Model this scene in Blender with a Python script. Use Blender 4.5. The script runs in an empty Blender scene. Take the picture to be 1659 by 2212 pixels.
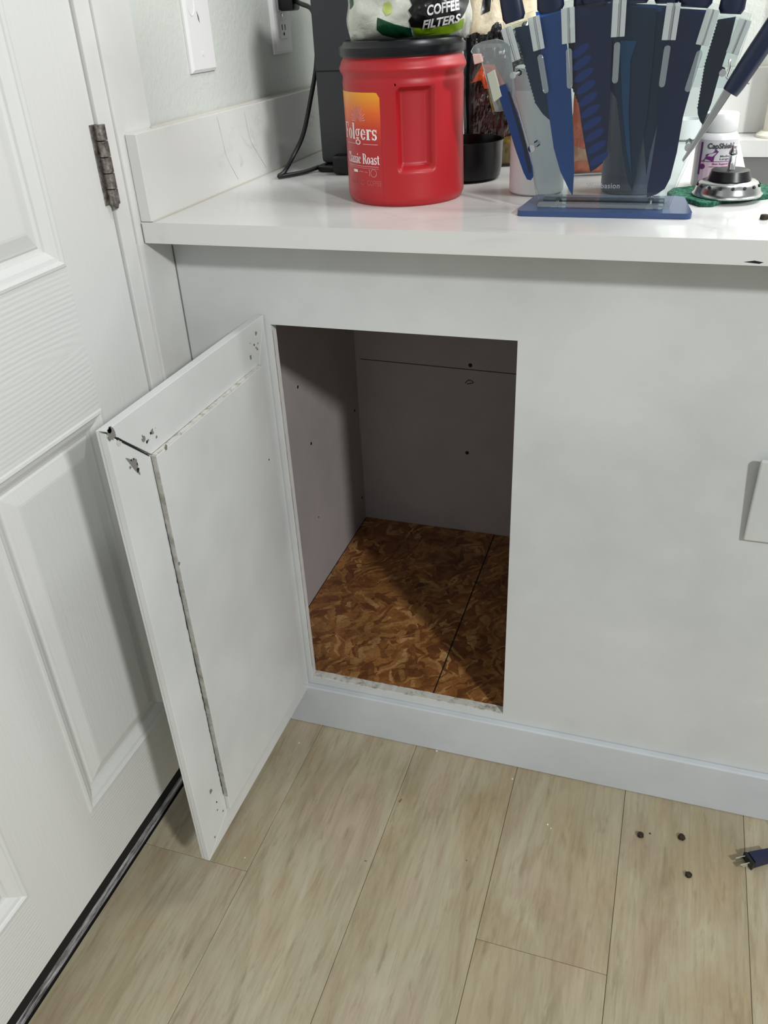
import bpy, bmesh, math, random
from mathutils import Vector, Matrix, noise

S = bpy.context.scene
COL = S.collection
random.seed(7)
PI = math.pi

# ------------------------------------------------------------------ camera
CAM = Vector((0.65551, -0.95648, 1.13950))
YAW, PITCH, ROLL, FPX = 0.3443, -0.5470, -0.0533, 1799.2
FW = Vector((-math.sin(YAW)*math.cos(PITCH), math.cos(YAW)*math.cos(PITCH), math.sin(PITCH)))
_rt = Vector((math.cos(YAW), math.sin(YAW), 0)); _up = _rt.cross(FW)
RT = _rt*math.cos(ROLL) + _up*math.sin(ROLL)
UP = _up*math.cos(ROLL) - _rt*math.sin(ROLL)
cd = bpy.data.cameras.new('camera'); cam = bpy.data.objects.new('camera', cd); COL.objects.link(cam)
cd.sensor_fit = 'VERTICAL'; cd.sensor_height = 36.0; cd.lens = FPX/2212*36; cd.clip_start = 0.02
m3 = Matrix((RT, UP, -FW)).transposed()
cam.matrix_world = Matrix.Translation(CAM) @ m3.to_4x4()
S.camera = cam

def at(px, py, y=None, z=None, x=None):
    """point of the scene seen at a pixel of the photograph, on a plane"""
    v = FW*FPX + RT*(px-829.5) - UP*(py-1106.0)
    if y is not None: t = (y-CAM.y)/v.y
    elif z is not None: t = (z-CAM.z)/v.z
    else: t = (x-CAM.x)/v.x
    return CAM + v*t

# ------------------------------------------------------------------ light, exposure
w = bpy.data.worlds.new('world'); S.world = w; w.use_nodes = True
w.node_tree.nodes['Background'].inputs[0].default_value = (0.93, 0.97, 1.0, 1)
w.node_tree.nodes['Background'].inputs[1].default_value = 0.40
def area(name, loc, target, size, power, col=(1, 1, 1)):
    l = bpy.data.lights.new(name, 'AREA'); l.shape = 'DISK'; l.size = size; l.energy = power; l.color = col
    o = bpy.data.objects.new(name, l); COL.objects.link(o); o.location = loc
    o.rotation_euler = (Vector(target)-Vector(loc)).to_track_quat('-Z', 'Y').to_euler()
    return o
area('room_lamp', (2.50, -2.00, 2.33), (0.3, 0, 0.6), 0.22, 63, (0.99, 0.995, 1.0))
area('sink_lamp', (1.10, 0.50, 1.55), (1.02, 0.52, 0.9), 0.45, 8, (0.97, 0.98, 1.0))
area('ceiling_lamp', (0.95, 0.12, 2.35), (0.75, 0.2, 0.9), 0.25, 7.5, (0.97, 0.99, 1.0))
S.view_settings.view_transform = 'Standard'; S.view_settings.look = 'None'
S.view_settings.gamma = 1; S.view_settings.use_curve_mapping = False
S.view_settings.exposure = 0.0

# ------------------------------------------------------------------ helpers
def lin(c):
    return tuple(((v/255)/12.92 if v/255 <= .04045 else ((v/255+.055)/1.055)**2.4) for v in c)+(1,)

def mat(name, rgb, rough=0.5, metal=0.0, coat=0.0, emit=None, spec=0.5, sub=None):
    m = bpy.data.materials.new(name); m.use_nodes = True
    b = m.node_tree.nodes['Principled BSDF']
    b.inputs['Base Color'].default_value = lin(rgb); b.inputs['Roughness'].default_value = rough
    b.inputs['Metallic'].default_value = metal; b.inputs['Coat Weight'].default_value = coat
    b.inputs['Specular IOR Level'].default_value = spec
    return m
def N(m, t, **kw):
    n = m.node_tree.nodes.new(t)
    for k, v in kw.items(): setattr(n, k, v)
    return n
def L(m, a, b): m.node_tree.links.new(a, b)
def coords(m, scale=(1, 1, 1), rot=(0, 0, 0), src='Object', loc=(0, 0, 0)):
    tc = N(m, 'ShaderNodeTexCoord'); mp = N(m, 'ShaderNodeMapping')
    mp.inputs['Scale'].default_value = scale; mp.inputs['Rotation'].default_value = rot; mp.inputs['Location'].default_value = loc
    L(m, tc.outputs[src], mp.inputs[0]); return mp.outputs[0]
def ntex(m, vec, scale=5, detail=4, rough=.5, dist=0.0):
    n = N(m, 'ShaderNodeTexNoise'); n.inputs['Scale'].default_value = scale; n.inputs['Detail'].default_value = detail
    n.inputs['Roughness'].default_value = rough; n.inputs['Distortion'].default_value = dist
    L(m, vec, n.inputs['Vector']); return n.outputs[0]
def ramp(m, fac, stops):
    r = N(m, 'ShaderNodeValToRGB'); e = r.color_ramp.elements
    while len(e) > 1: e.remove(e[-1])
    e[0].position = stops[0][0]; e[0].color = lin(stops[0][1])
    for p, c in stops[1:]:
        q = e.new(p); q.color = lin(c)
    L(m, fac, r.inputs[0]); return r.outputs[0]
def mixc(m, fac, a, b, mode='MIX'):
    n = N(m, 'ShaderNodeMix', data_type='RGBA', blend_type=mode)
    if hasattr(fac, 'is_linked'): L(m, fac, n.inputs[0])
    else: n.inputs[0].default_value = fac
    for v, i in ((a, 6), (b, 7)):
        if hasattr(v, 'is_linked'): L(m, v, n.inputs[i])
        else: n.inputs[i].default_value = v
    return n.outputs[2]
def base(m, col): L(m, col, m.node_tree.nodes['Principled BSDF'].inputs['Base Color'])
def bump(m, h, strength=.2, dist=.001):
    b = N(m, 'ShaderNodeBump'); b.inputs['Strength'].default_value = strength; b.inputs['Distance'].default_value = dist
    L(m, h, b.inputs['Height']); L(m, b.outputs[0], m.node_tree.nodes['Principled BSDF'].inputs['Normal'])
def clear(name, tint=(235, 242, 245), ior=1.45, rough=.03, body=0.0):
    m = bpy.data.materials.new(name); m.use_nodes = True; nt = m.node_tree
    out = nt.nodes['Material Output']; nt.nodes.remove(nt.nodes['Principled BSDF'])
    t = N(m, 'ShaderNodeBsdfTransparent'); t.inputs[0].default_value = lin(tint)
    g = N(m, 'ShaderNodeBsdfGlossy'); g.inputs['Roughness'].default_value = rough
    f = N(m, 'ShaderNodeFresnel'); f.inputs[0].default_value = ior
    mx = N(m, 'ShaderNodeMixShader'); L(m, f.outputs[0], mx.inputs[0]); L(m, t.outputs[0], mx.inputs[1]); L(m, g.outputs[0], mx.inputs[2])
    last = mx.outputs[0]
    if body > 0:
        d = N(m, 'ShaderNodeBsdfPrincipled'); d.inputs['Base Color'].default_value = lin(tint); d.inputs['Roughness'].default_value = .15
        m2 = N(m, 'ShaderNodeMixShader'); m2.inputs[0].default_value = body
        L(m, last, m2.inputs[1]); L(m, d.outputs[0], m2.inputs[2]); last = m2.outputs[0]
    L(m, last, out.inputs[0]); return m

def obj(name, bm, m, parent=None, smooth=False, loc=None, sharp=35):
    me = bpy.data.meshes.new(name)
    bmesh.ops.recalc_face_normals(bm, faces=bm.faces)
    bm.to_mesh(me); bm.free()
    if m: me.materials.append(m)
    if smooth:
        for p in me.polygons: p.use_smooth = True
        me.set_sharp_from_angle(angle=math.radians(sharp))
    o = bpy.data.objects.new(name, me); COL.objects.link(o)
    if loc: o.location = loc
    if parent is not None:
        o.parent = parent
        o.matrix_parent_inverse = parent.matrix_basis.inverted()
    return o
def thing(name, label, cat, loc=(0, 0, 0), group=None):
    o = bpy.data.objects.new(name, None); COL.objects.link(o); o.location = loc; o.empty_display_size = .02
    return tag(o, label, cat, group)
def tag(o, label, cat=None, group=None):
    if label: o['label'] = label
    if cat: o['category'] = cat
    if group: o['group'] = group
    return o
def struct(o, label=None, cat=None):
    o['kind'] = 'structure'
    if label: o['label'] = label
    if cat: o['category'] = cat
    return o
def box(x0, x1, y0, y1, z0, z1, bev=0, bm=None, seg=2):
    b = bmesh.new()
    r = bmesh.ops.create_cube(b, size=1)
    for v in b.verts:
        v.co = Vector(((x0+x1)/2+v.co.x*(x1-x0), (y0+y1)/2+v.co.y*(y1-y0), (z0+z1)/2+v.co.z*(z1-z0)))
    if bev: bmesh.ops.bevel(b, geom=b.edges[:], offset=bev, segments=seg, affect='EDGES', profile=.5)
    if bm is None: return b
    return join(bm, b)
def join(bm, b):
    me = bpy.data.meshes.new('tmp'); b.to_mesh(me); b.free(); bm.from_mesh(me); bpy.data.meshes.remove(me); return bm
def prism(pts, d, bev=0):
    """closed polygon of 3-D points pushed along vector d"""
    b = bmesh.new(); vs = [b.verts.new(p) for p in pts]; f = b.faces.new(vs)
    r = bmesh.ops.extrude_face_region(b, geom=[f])
    for v in [g for g in r['geom'] if isinstance(g, bmesh.types.BMVert)]: v.co += Vector(d)
    if bev: bmesh.ops.bevel(b, geom=b.edges[:], offset=bev, segments=2, affect='EDGES', profile=.5)
    return b
def lathe(prof, cx=0, cy=0, n=64, bm=None, caps=True):
    b = bmesh.new(); rings = []
    for r, z in prof:
        rings.append([b.verts.new((cx+r*math.cos(2*PI*i/n), cy+r*math.sin(2*PI*i/n), z)) for i in range(n)])
    for a, c in zip(rings, rings[1:]):
        for i in range(n): b.faces.new((a[i], a[(i+1) % n], c[(i+1) % n], c[i]))
    if caps:
        b.faces.new(rings[0][::-1]); b.faces.new(rings[-1])
    if bm is None: return b
    return join(bm, b)
def cyl(p, q, r, r2=None, n=20):
    p, q = Vector(p), Vector(q); d = q-p; r2 = r if r2 is None else r2
    b = bmesh.new(); bmesh.ops.create_cone(b, segments=n, radius1=r, radius2=r2, depth=d.length, cap_ends=True)
    b.transform(Matrix.Translation((p+q)/2) @ d.to_track_quat('Z', 'Y').to_matrix().to_4x4()); return b
def smoothpath(P, k=10):
    P = [Vector(p) for p in P]; Q = [P[0]]+P+[P[-1]]; out = []
    for i in range(1, len(Q)-2):
        a, b_, c, d = Q[i-1:i+3]
        for j in range(k):
            t = j/k; out.append(.5*((2*b_)+(c-a)*t+(2*a-5*b_+4*c-d)*t*t+(3*b_-a-3*c+d)*t**3))
    return out+[P[-1]]
def tube(P, r, n=10, k=10):
    pts = smoothpath(P, k); b = bmesh.new(); rings = []
    for i, p in enumerate(pts):
        d = (pts[min(i+1, len(pts)-1)]-pts[max(i-1, 0)]).normalized()
        u = d.orthogonal().normalized() if i == 0 else (u-d*u.dot(d)).normalized()
        v = d.cross(u); rr = r(i/(len(pts)-1)) if callable(r) else r
        rings.append([b.verts.new(p+u*rr*math.cos(2*PI*j/n)+v*rr*math.sin(2*PI*j/n)) for j in range(n)])
    for a, c in zip(rings, rings[1:]):
        for j in range(n): b.faces.new((a[j], a[(j+1) % n], c[(j+1) % n], c[j]))
    b.faces.new(rings[0]); b.faces.new(rings[-1]); return b
def textmesh(body, size, bold=0.0, align='CENTER', shear=0.0, sx=1.0, sp=1.0):
    c = bpy.data.curves.new('t', 'FONT'); c.body = body; c.size = size; c.align_x = align; c.offset = bold*size
    c.shear = shear; c.space_character = sp; c.resolution_u = 3
    o = bpy.data.objects.new('t', c); COL.objects.link(o)
    dg = bpy.context.evaluated_depsgraph_get(); me = bpy.data.meshes.new_from_object(o.evaluated_get(dg))
    b = bmesh.new(); b.from_mesh(me)
    for v in b.verts: v.co.x *= sx
    bpy.data.objects.remove(o); bpy.data.curves.remove(c); bpy.data.meshes.remove(me); return b
def mapv(b, f):
    for v in b.verts: v.co = f(v.co.x, v.co.y, v.co.z)
    return b
def quadgrid(u0, u1, v0, v1, f, nu=8, nv=8):
    b = bmesh.new(); g = [[b.verts.new(f(u0+(u1-u0)*i/nu, v0+(v1-v0)*j/nv, 0)) for i in range(nu+1)] for j in range(nv+1)]
    for j in range(nv):
        for i in range(nu): b.faces.new((g[j][i], g[j][i+1], g[j+1][i+1], g[j+1][i]))
    return b
def flatpoly(pts, f):
    b = bmesh.new(); b.faces.new([b.verts.new(f(x, y, 0)) for x, y in pts])
    bmesh.ops.triangulate(b, faces=b.faces[:]); return b

# ------------------------------------------------------------------ materials
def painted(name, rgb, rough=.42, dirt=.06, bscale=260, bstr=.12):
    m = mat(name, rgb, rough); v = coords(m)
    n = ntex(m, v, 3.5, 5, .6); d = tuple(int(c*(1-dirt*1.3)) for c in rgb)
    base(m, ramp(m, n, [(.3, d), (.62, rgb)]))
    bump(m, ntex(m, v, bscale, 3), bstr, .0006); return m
M_FACE = painted('cabinet_paint', (206, 209, 207), .42)
M_CDOOR = painted('cabinet_door_paint', (212, 214, 211), .38)
M_TRIM = painted('trim_paint', (220, 220, 216), .4)
M_BASEB = painted('baseboard_paint', (203, 208, 211), .35)
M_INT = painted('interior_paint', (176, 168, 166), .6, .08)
M_RAW = mat('raw_board_edge', (176, 176, 170), .8)
v = coords(M_RAW); base(M_RAW, ramp(M_RAW, ntex(M_RAW, v, 55, 5, .7), [(.3, (128, 126, 118)), (.6, (176, 176, 168))])); bump(M_RAW, ntex(M_RAW, v, 400, 4), .5, .001)
M_CREAM = mat('chewed_edge', (214, 208, 190), .7)
v = coords(M_CREAM); base(M_CREAM, ramp(M_CREAM, ntex(M_CREAM, v, 60, 5, .7), [(.34, (150, 142, 126)), (.5, (206, 205, 196))]))
M_BLACK = mat('black_gap', (10, 10, 10), .8)
M_SCUFF = mat('scuff_grey', (120, 118, 112), .8)
M_WALL = mat('wall_paint', (203, 207, 200), .55)
v = coords(M_WALL); bump(M_WALL, ntex(M_WALL, v, 120, 3, .6), .4, .003)
def doormat(name, horiz):
    m = mat(name, (216, 217, 213), .40)
    sc = (1, 2.2, 38) if horiz else (1, 38, 2.2)
    n = ntex(m, coords(m, sc), 5, 4, .6, .4)
    if horiz:
        wv = N(m, 'ShaderNodeTexWave', wave_type='RINGS', rings_direction='X'); wv.inputs['Scale'].default_value = 6
        wv.inputs['Distortion'].default_value = 2.5; wv.inputs['Detail Scale'].default_value = .6; wv.inputs['Detail'].default_value = 2
        L(m, coords(m, (1, 1.1, 9), loc=(0, .30, -7.25)), wv.inputs['Vector'])
        a = N(m, 'ShaderNodeMath', operation='MULTIPLY_ADD'); L(m, wv.outputs['Fac'], a.inputs[0]); a.inputs[1].default_value = .5; L(m, n, a.inputs[2]); n = a.outputs[0]
    bump(m, n, .32, .0012); return m
M_DV = doormat('door_grain_vertical', False); M_DH = doormat('door_grain_horizontal', True)

# quartz worktop: white with soft grey veins
def quartz(name, vein=.5, rough=.13):
    m = mat(name, (215, 215, 211), rough); vv = coords(m)
    n = ntex(m, vv, 2.2, 6, .6, 1.6)
    r = N(m, 'ShaderNodeMath', operation='SUBTRACT'); L(m, n, r.inputs[0]); r.inputs[1].default_value = .5
    ab = N(m, 'ShaderNodeMath', operation='ABSOLUTE'); L(m, r.outputs[0], ab.inputs[0])
    k = ramp(m, ab.outputs[0], [(0, (190, 190, 186)), (.008, (206, 206, 202)), (.03, (215, 215, 211))])
    mk = ramp(m, ntex(m, vv, 5.5, 2, .5), [(.5, (0, 0, 0)), (.72, (255, 255, 255))])
    base(m, mixc(m, mk, lin((215, 215, 211)), k)); return m
M_QUARTZ = quartz('quartz')
# floor planks
M_PLANK = mat('vinyl_plank', (190, 175, 150), .42)
m = M_PLANK
oi = N(m, 'ShaderNodeObjectInfo'); tc = N(m, 'ShaderNodeTexCoord'); va = N(m, 'ShaderNodeVectorMath', operation='ADD')
sc_ = N(m, 'ShaderNodeVectorMath', operation='SCALE'); sc_.inputs['Scale'].default_value = 37.0
cb = N(m, 'ShaderNodeCombineXYZ'); L(m, oi.outputs['Random'], cb.inputs[0]); L(m, oi.outputs['Random'], cb.inputs[1]); L(m, oi.outputs['Random'], cb.inputs[2])
L(m, cb.outputs[0], sc_.inputs[0]); L(m, tc.outputs['Object'], va.inputs[0]); L(m, sc_.outputs[0], va.inputs[1])
def pmap(scale):
    mp = N(m, 'ShaderNodeMapping'); mp.inputs['Scale'].default_value = scale; L(m, va.outputs[0], mp.inputs[0]); return mp.outputs[0]
g1 = ntex(m, pmap((6.5, 1.3, 1)), 2.6, 7, .68, 1.0); g2 = ntex(m, pmap((70, 4.5, 1)), 3.0, 3, .6); g3 = ntex(m, pmap((3.2, 1.2, 1)), 1.8, 2, .5)
c1 = ramp(m, g1, [(.26, (160, 149, 126)), (.42, (176, 167, 145)), (.56, (186, 179, 159)), (.76, (197, 192, 174))])
c2 = ramp(m, g2, [(.3, (234, 232, 228)), (.55, (255, 255, 255))])
c3 = ramp(m, g3, [(.3, (240, 234, 220)), (.65, (255, 255, 255))])
cc = mixc(m, .8, c1, c2, 'MULTIPLY'); cc = mixc(m, .8, cc, c3, 'MULTIPLY')
fk = ramp(m, ntex(m, pmap((34, 5, 1)), 2.2, 4, .65, .5), [(.56, (255, 255, 255)), (.70, (196, 188, 172))])
cc = mixc(m, .5, cc, fk, 'MULTIPLY')
hue = ramp(m, ntex(m, pmap((5, 3, 1)), 2.0, 3, .6), [(.35, (255, 246, 232)), (.5, (255, 255, 250)), (.65, (255, 244, 240))])
cc = mixc(m, .8, cc, hue, 'MULTIPLY')
rr = ramp(m, oi.outputs['Random'], [(0, (238, 234, 228)), (1, (255, 255, 255))])
base(m, mixc(m, 1.0, cc, rr, 'MULTIPLY')); bump(m, g2, .12, .0005)
# OSB
M_OSB = mat('osb', (160, 110, 60), .42); m = M_OSB
mpv = coords(m); nz = N(m, 'ShaderNodeTexNoise'); nz.inputs['Scale'].default_value = 11; nz.inputs['Detail'].default_value = 4; L(m, mpv, nz.inputs['Vector'])
mxv = N(m, 'ShaderNodeVectorMath', operation='MULTIPLY_ADD'); L(m, nz.outputs['Color'], mxv.inputs[0]); mxv.inputs[1].default_value = (.11, .11, 0); L(m, mpv, mxv.inputs[2])
def chips(rot, sx, sy, seed):
    m0 = N(m, 'ShaderNodeMapping'); m0.inputs['Rotation'].default_value = (0, 0, rot); L(m, mxv.outputs[0], m0.inputs[0])
    mp = N(m, 'ShaderNodeMapping'); mp.inputs['Scale'].default_value = (sx, sy, 1); mp.inputs['Location'].default_value = (seed, seed*1.7, 0)
    L(m, m0.outputs[0], mp.inputs[0]); vo = N(m, 'ShaderNodeTexVoronoi'); vo.inputs['Scale'].default_value = 1; L(m, mp.outputs[0], vo.inputs['Vector']); return vo
va_, vb_, vc_ = chips(.9, 22, 90, 3.1), chips(-.7, 20, 84, 7.7), chips(2.0, 30, 120, 1.3)
def chan(vo, i):
    s = N(m, 'ShaderNodeSeparateColor'); L(m, vo.outputs['Color'], s.inputs[0]); return s.outputs[i]
sel = N(m, 'ShaderNodeMath', operation='GREATER_THAN'); L(m, chan(va_, 1), sel.inputs[0]); sel.inputs[1].default_value = .5
sel2 = N(m, 'ShaderNodeMath', operation='GREATER_THAN'); L(m, chan(vb_, 2), sel2.inputs[0]); sel2.inputs[1].default_value = .55
st = [(0, (122, 76, 42)), (.3, (148, 96, 52)), (.6, (168, 116, 64)), (.85, (186, 138, 80)), (1, (208, 166, 112))]
ca = mixc(m, sel.outputs[0], ramp(m, chan(va_, 0), st), ramp(m, chan(vb_, 0), st))
ca = mixc(m, sel2.outputs[0], ca, ramp(m, chan(vc_, 0), st))
fn = ntex(m, coords(m, (60, 60, 1)), 1.6, 5, .7, 1.2)
ca = mixc(m, .7, ca, ramp(m, fn, [(.25, (150, 140, 130)), (.6, (255, 255, 255))]), 'MULTIPLY')
big = ntex(m, coords(m), 14, 3, .6); base(m, mixc(m, .7, ca, ramp(m, big, [(.3, (150, 130, 110)), (.6, (255, 250, 245))]), 'MULTIPLY'))
bump(m, fn, .5, .001)

M_METAL = mat('steel', (190, 190, 188), .22, 1)
M_CHROME = mat('chrome', (225, 225, 225), .08, 1)
M_HINGE = mat('aged_hinge', (104, 98, 92), .42, .85)
v = coords(M_HINGE); base(M_HINGE, ramp(M_HINGE, ntex(M_HINGE, v, 160, 4, .7), [(.3, (74, 68, 62)), (.65, (170, 164, 158))]))
M_PLASTIC_W = mat('white_plastic', (228, 228, 226), .3)
M_IVORY = mat('ivory_plastic', (216, 212, 196), .3)
M_CORD = mat('black_rubber', (12, 12, 14), .35)
M_CLEAR = clear('acrylic', (246, 249, 249))
M_CLEARB = clear('acrylic_body', (222, 229, 231), 1.5, .05, .16)
M_BLUE = mat('blue_blade', (18, 96, 190), .3, .0)
M_NAVY = mat('navy_blade', (12, 34, 96), .3, .1)
M_TEAL = mat('teal_blade', (12, 52, 92), .35, .1)
M_HANDLE = mat('navy_handle', (12, 24, 52), .38)
M_INKB = mat('near_black_blade', (16, 20, 30), .4)

# ================================================================== SETTING
FACE_Y = 0.0636
fl = struct(obj('floor', box(-.0315, 2.6, -2.4, .8, -.02, -.0035), M_BLACK), 'pale oak vinyl plank floor running away from the camera')
xs = [-.0315, .1500, .3320, .5140, .6955, .8790, 1.061, 1.243, 1.425, 1.607]
joints = [[-.265], [-1.02], [-.72], [-.271], [-.95], [-.48], [-.9], [-.3], [-.7]]
for i in range(9):
    ys = [.056]+joints[i]; y = joints[i][-1]
    while y > -2.3: y -= 1.22; ys.append(max(y, -2.4))
    for a, b_ in zip(ys, ys[1:]):
        if a-b_ < .05: continue
        p = obj('plank', box(xs[i]+.0003, xs[i+1]-.0003, b_+.0003, a-.0003, -.0035, 0, .0005, seg=1), M_PLANK, fl)
# left wall, with the doorway
bm = box(-.14, -.004, .055, .8, 0, 2.4)
box(-.14, -.004, -1.0, .055, 2.05, 2.4, bm=bm); box(-.14, -.004, -2.4, -1.0, 0, 2.4, bm=bm)
struct(obj('wall_left', bm, M_WALL), 'white lightly textured wall beside the door')
struct(obj('wall_back', box(-.14, 2.6, .8, .9, 0, 2.4), M_WALL), 'white wall behind the worktop')
# casing
cs = struct(obj('trim_1', box(-.02, 0, -.012, .064, 0, 2.1, .0012), M_TRIM), 'flat white door casing right of the hinge')
obj('jamb', box(-.05, -.0035, -.0405, -.0125, 0, 2.05, .001), M_TRIM, cs)
obj('bead', box(-.01, .0012, -.0125, -.010, 0, .888, .0005), M_TRIM, cs)
obj('scuff', prism([(.0012, .004, .905), (.0012, .0065, .911), (.0012, .005, .921), (.0012, .0035, .913)], (-.002, 0, 0)), M_SCUFF, cs)
# entry door ------------------------------------------------------
DX = -.008; Y1 = -.0435; DZ0 = .081
dr = struct(thing('door_1', 'white moulded panel entry door with embossed wood grain', None, (DX, Y1, DZ0)))
if 'category' in dr: del dr['category']
yA = (-.151, -.3695); yB = (-.4985, -.717); Y0 = -.868
zL = (.2069, .718); zU = (.897, 1.42); zT = (1.56, 1.90)
def dpart(name, y0, y1, z0, z1, m): return obj(name, box(DX-.044, DX, y0, y1, z0, z1), m, dr)
dpart('stile', yA[0], Y1, DZ0, 2.03, M_DV); dpart('stile', yB[0], yA[1], DZ0, 2.03, M_DV); dpart('stile', Y0, yB[1], DZ0, 2.03, M_DV)
for yy in (yA, yB):
    for z0, z1 in ((DZ0, zL[0]), (zL[1], zU[0]), (zU[1], zT[0]), (zT[1], 2.03)):
        dpart('rail', yy[1], yy[0], z0, z1, M_DH)
prof = [(0, 0), (.001, .0018), (.0045, .0024), (.007, .0006), (.008, -.0012), (.013, -.0024), (.0205, -.0070), (.0215, -.0098), (.0265, -.0108), (.0290, -.0088), (.0315, -.0082), (.046, -.0036), (.049, -.0032)]
def dpanel(y0, y1, z0, z1):
    b = bmesh.new(); rings = []
    for ins, d in prof:
        rings.append([b.verts.new((DX+d, y, z)) for y, z in ((y0+ins, z0+ins), (y1-ins, z0+ins), (y1-ins, z1-ins), (y0+ins, z1-ins))])
    for a, c in zip(rings, rings[1:]):
        for i in range(4): b.faces.new((a[i], a[(i+1) % 4], c[(i+1) % 4], c[i]))
    b.faces.new(rings[-1])
    bk = [b.verts.new((DX-.04, v_.co.y, v_.co.z)) for v_ in rings[0]]
    for i in range(4): b.faces.new((rings[0][i], bk[i], bk[(i+1) % 4], rings[0][(i+1) % 4]))
    b.faces.new(bk); return obj('panel', b, M_DV, dr)
for yy in (yA, yB):
    for zz in (zL, zU, zT): dpanel(yy[1], yy[0], *zz)
# hinge
hg = obj('hinge', box(DX+.0, DX+.0016, -.0545, -.0375, .9445, 1.0345, .0004), M_HINGE, dr)
for k in range(5):
    z0 = .9445+k*.018
    obj('knuckle', cyl((DX+.0058, -.0425, z0+.0006), (DX+.0058, -.0425, z0+.0174), .0068, n=18), M_HINGE, hg, True)
obj('pin_tip', cyl((DX+.0058, -.0425, .9395), (DX+.0058, -.0425, .945), .0035, .0055, n=12), M_HINGE, hg, True)
# sweep and threshold
sw = obj('door_sweep', box(DX-.042, DX-.020, -.868, -.0435, .030, DZ0-.0005), M_BLACK, dr)
th = struct(obj('trim_2', box(-.062, -.0320, -.90, .02, -.02, -.004), M_BLACK), 'dark worn threshold under the entry door')
M_THR = mat('worn_threshold', (150, 146, 140), .6)
v = coords(M_THR, (60, 4, 30)); base(M_THR, ramp(M_THR, ntex(M_THR, v, 4, 6, .8), [(.36, (40, 36, 34)), (.46, (130, 126, 122)), (.62, (205, 203, 200))]))
obj('threshold_strip', box(-.0475, -.0375, -.90, -.045, -.004, .002, .001), M_THR, th)
struct(obj('trim_3', box(-.6, -.064, -1.0, .05, -.03, -.01), M_BLACK), 'dark gap under the door')

# ================================================================== CABINET
ZC, TH = .9134, .0262
XL, XR, ZB, ZT = .1351, .4834, .1075, .7646
cb_ = thing('base_cabinet', 'white painted base cabinet with one cut-out opening and its door swung open', 'cabinet', (0.9, .36, 0))
FT = .016
b = bmesh.new()
box(.0005, XL, FACE_Y, FACE_Y+FT, 0, ZC-TH, bm=b); box(XR, 1.9, FACE_Y, FACE_Y+FT, 0, ZC-TH, bm=b)
# head and sill between
box(XL, XR, FACE_Y, FACE_Y+FT, ZT, ZC-TH, bm=b); box(XL, XR, FACE_Y, FACE_Y+FT, 0, ZB, bm=b)
bmesh.ops.remove_doubles(b, verts=b.verts, dist=1e-5)
obj('face_panel', b, M_FACE, cb_)
# opening edges: saw-cut board edge, slightly ragged
def ragged(p, q, d1, d2, amp, n=40):
    p, q, d1, d2 = Vector(p), Vector(q), Vector(d1), Vector(d2); b = bmesh.new(); R = []
    for i in range(n+1):
        c = p.lerp(q, i/n); j = (random.random()-.3)*amp
        e = d1*(1+j)
        R.append([b.verts.new(c), b.verts.new(c+e), b.verts.new(c+e+d2), b.verts.new(c+d2)])
    for a, c in zip(R, R[1:]):
        for k in range(4): b.faces.new((a[k], a[(k+1) % 4], c[(k+1) % 4], c[k]))
    b.faces.new(R[0]); b.faces.new(R[-1]); return b
obj('opening_edge', ragged((XL, FACE_Y+.001, ZB), (XL, FACE_Y+.001, ZT), (.0007, 0, 0), (0, FT-.001, 0), .5, 60), M_TRIM, cb_)
obj('opening_edge', ragged((XL, FACE_Y+.0012, ZB), (XR, FACE_Y+.0012, ZB), (0, 0, .0018), (0, FT-.0012, 0), .7, 60), M_CREAM, cb_)
obj('edge_crack', ragged((XL+.0006, FACE_Y+.004, ZB+.02), (XL+.0006, FACE_Y+.004, ZT-.01), (.0004, 0, 0), (0, .0006, 0), 1.0, 90), mat('brown_crack', (120, 98, 76), .8), cb_)
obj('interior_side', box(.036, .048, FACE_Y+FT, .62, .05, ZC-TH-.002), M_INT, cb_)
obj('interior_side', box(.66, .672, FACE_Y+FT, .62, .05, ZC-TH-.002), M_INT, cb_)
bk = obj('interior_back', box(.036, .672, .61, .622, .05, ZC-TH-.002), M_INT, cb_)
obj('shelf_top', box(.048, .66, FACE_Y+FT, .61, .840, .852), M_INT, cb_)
o1 = obj('floor_board', box(.0495, .3552, FACE_Y+FT, .609, .094, .1062, .0006, seg=1), M_OSB, cb_)
o2 = obj('floor_board', box(.3572, .660, FACE_Y+FT, .609, .094, .1056, .0006, seg=1), M_OSB, cb_)
obj('edge_gap', box(.3550, .3574, FACE_Y+FT, .608, .1040, .1054), M_BLACK, cb_)
obj('edge_gap', box(.0482, .0496, FACE_Y+FT, .608, .1030, .1060), M_BLACK, cb_)
# pencil line, screws and nail holes
M_PENCIL = mat('pencil', (70, 62, 58), .8)
p1, p2 = at(778, 776, y=.6097), at(1135, 811, y=.6097)
obj('pencil_line', prism([p1, p2, p2+Vector((0, 0, .0016)), p1+Vector((0, 0, .0016))], (0, -.0003, 0)), M_PENCIL, cb_)
for q, r in (((1016, 789), .0042), ((1009, 978), .0040)):
    c = at(*q, y=.61); obj('screw_hole', cyl(c+Vector((0, -.0006, 0)), c+Vector((0, .002, 0)), r, n=14), M_BLACK, cb_)
c = at(1015, 825, y=.6097)
obj('pencil_mark', tube([c+Vector((-.010, 0, -.004)), c+Vector((-.002, 0, .004)), c+Vector((.008, 0, -.001)), c+Vector((-.006, 0, -.005))], .0009, 5, 4), M_PENCIL, cb_)
for q in ((643, 836), (672, 958), (766, 887), (782, 1075), (688, 1117)):
    c = at(*q, x=.048); obj('screw_hole', cyl(c+Vector((.0006, 0, 0)), c+Vector((-.002, 0, 0)), .003 if q[0] != 688 else .0015, n=12), M_BLACK, cb_)
# baseboard strip
obj('toe_board', box(XL-.12, 1.9, FACE_Y-.0122, FACE_Y-.0002, .0003, .093, .0022), M_BASEB, cb_)
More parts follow.
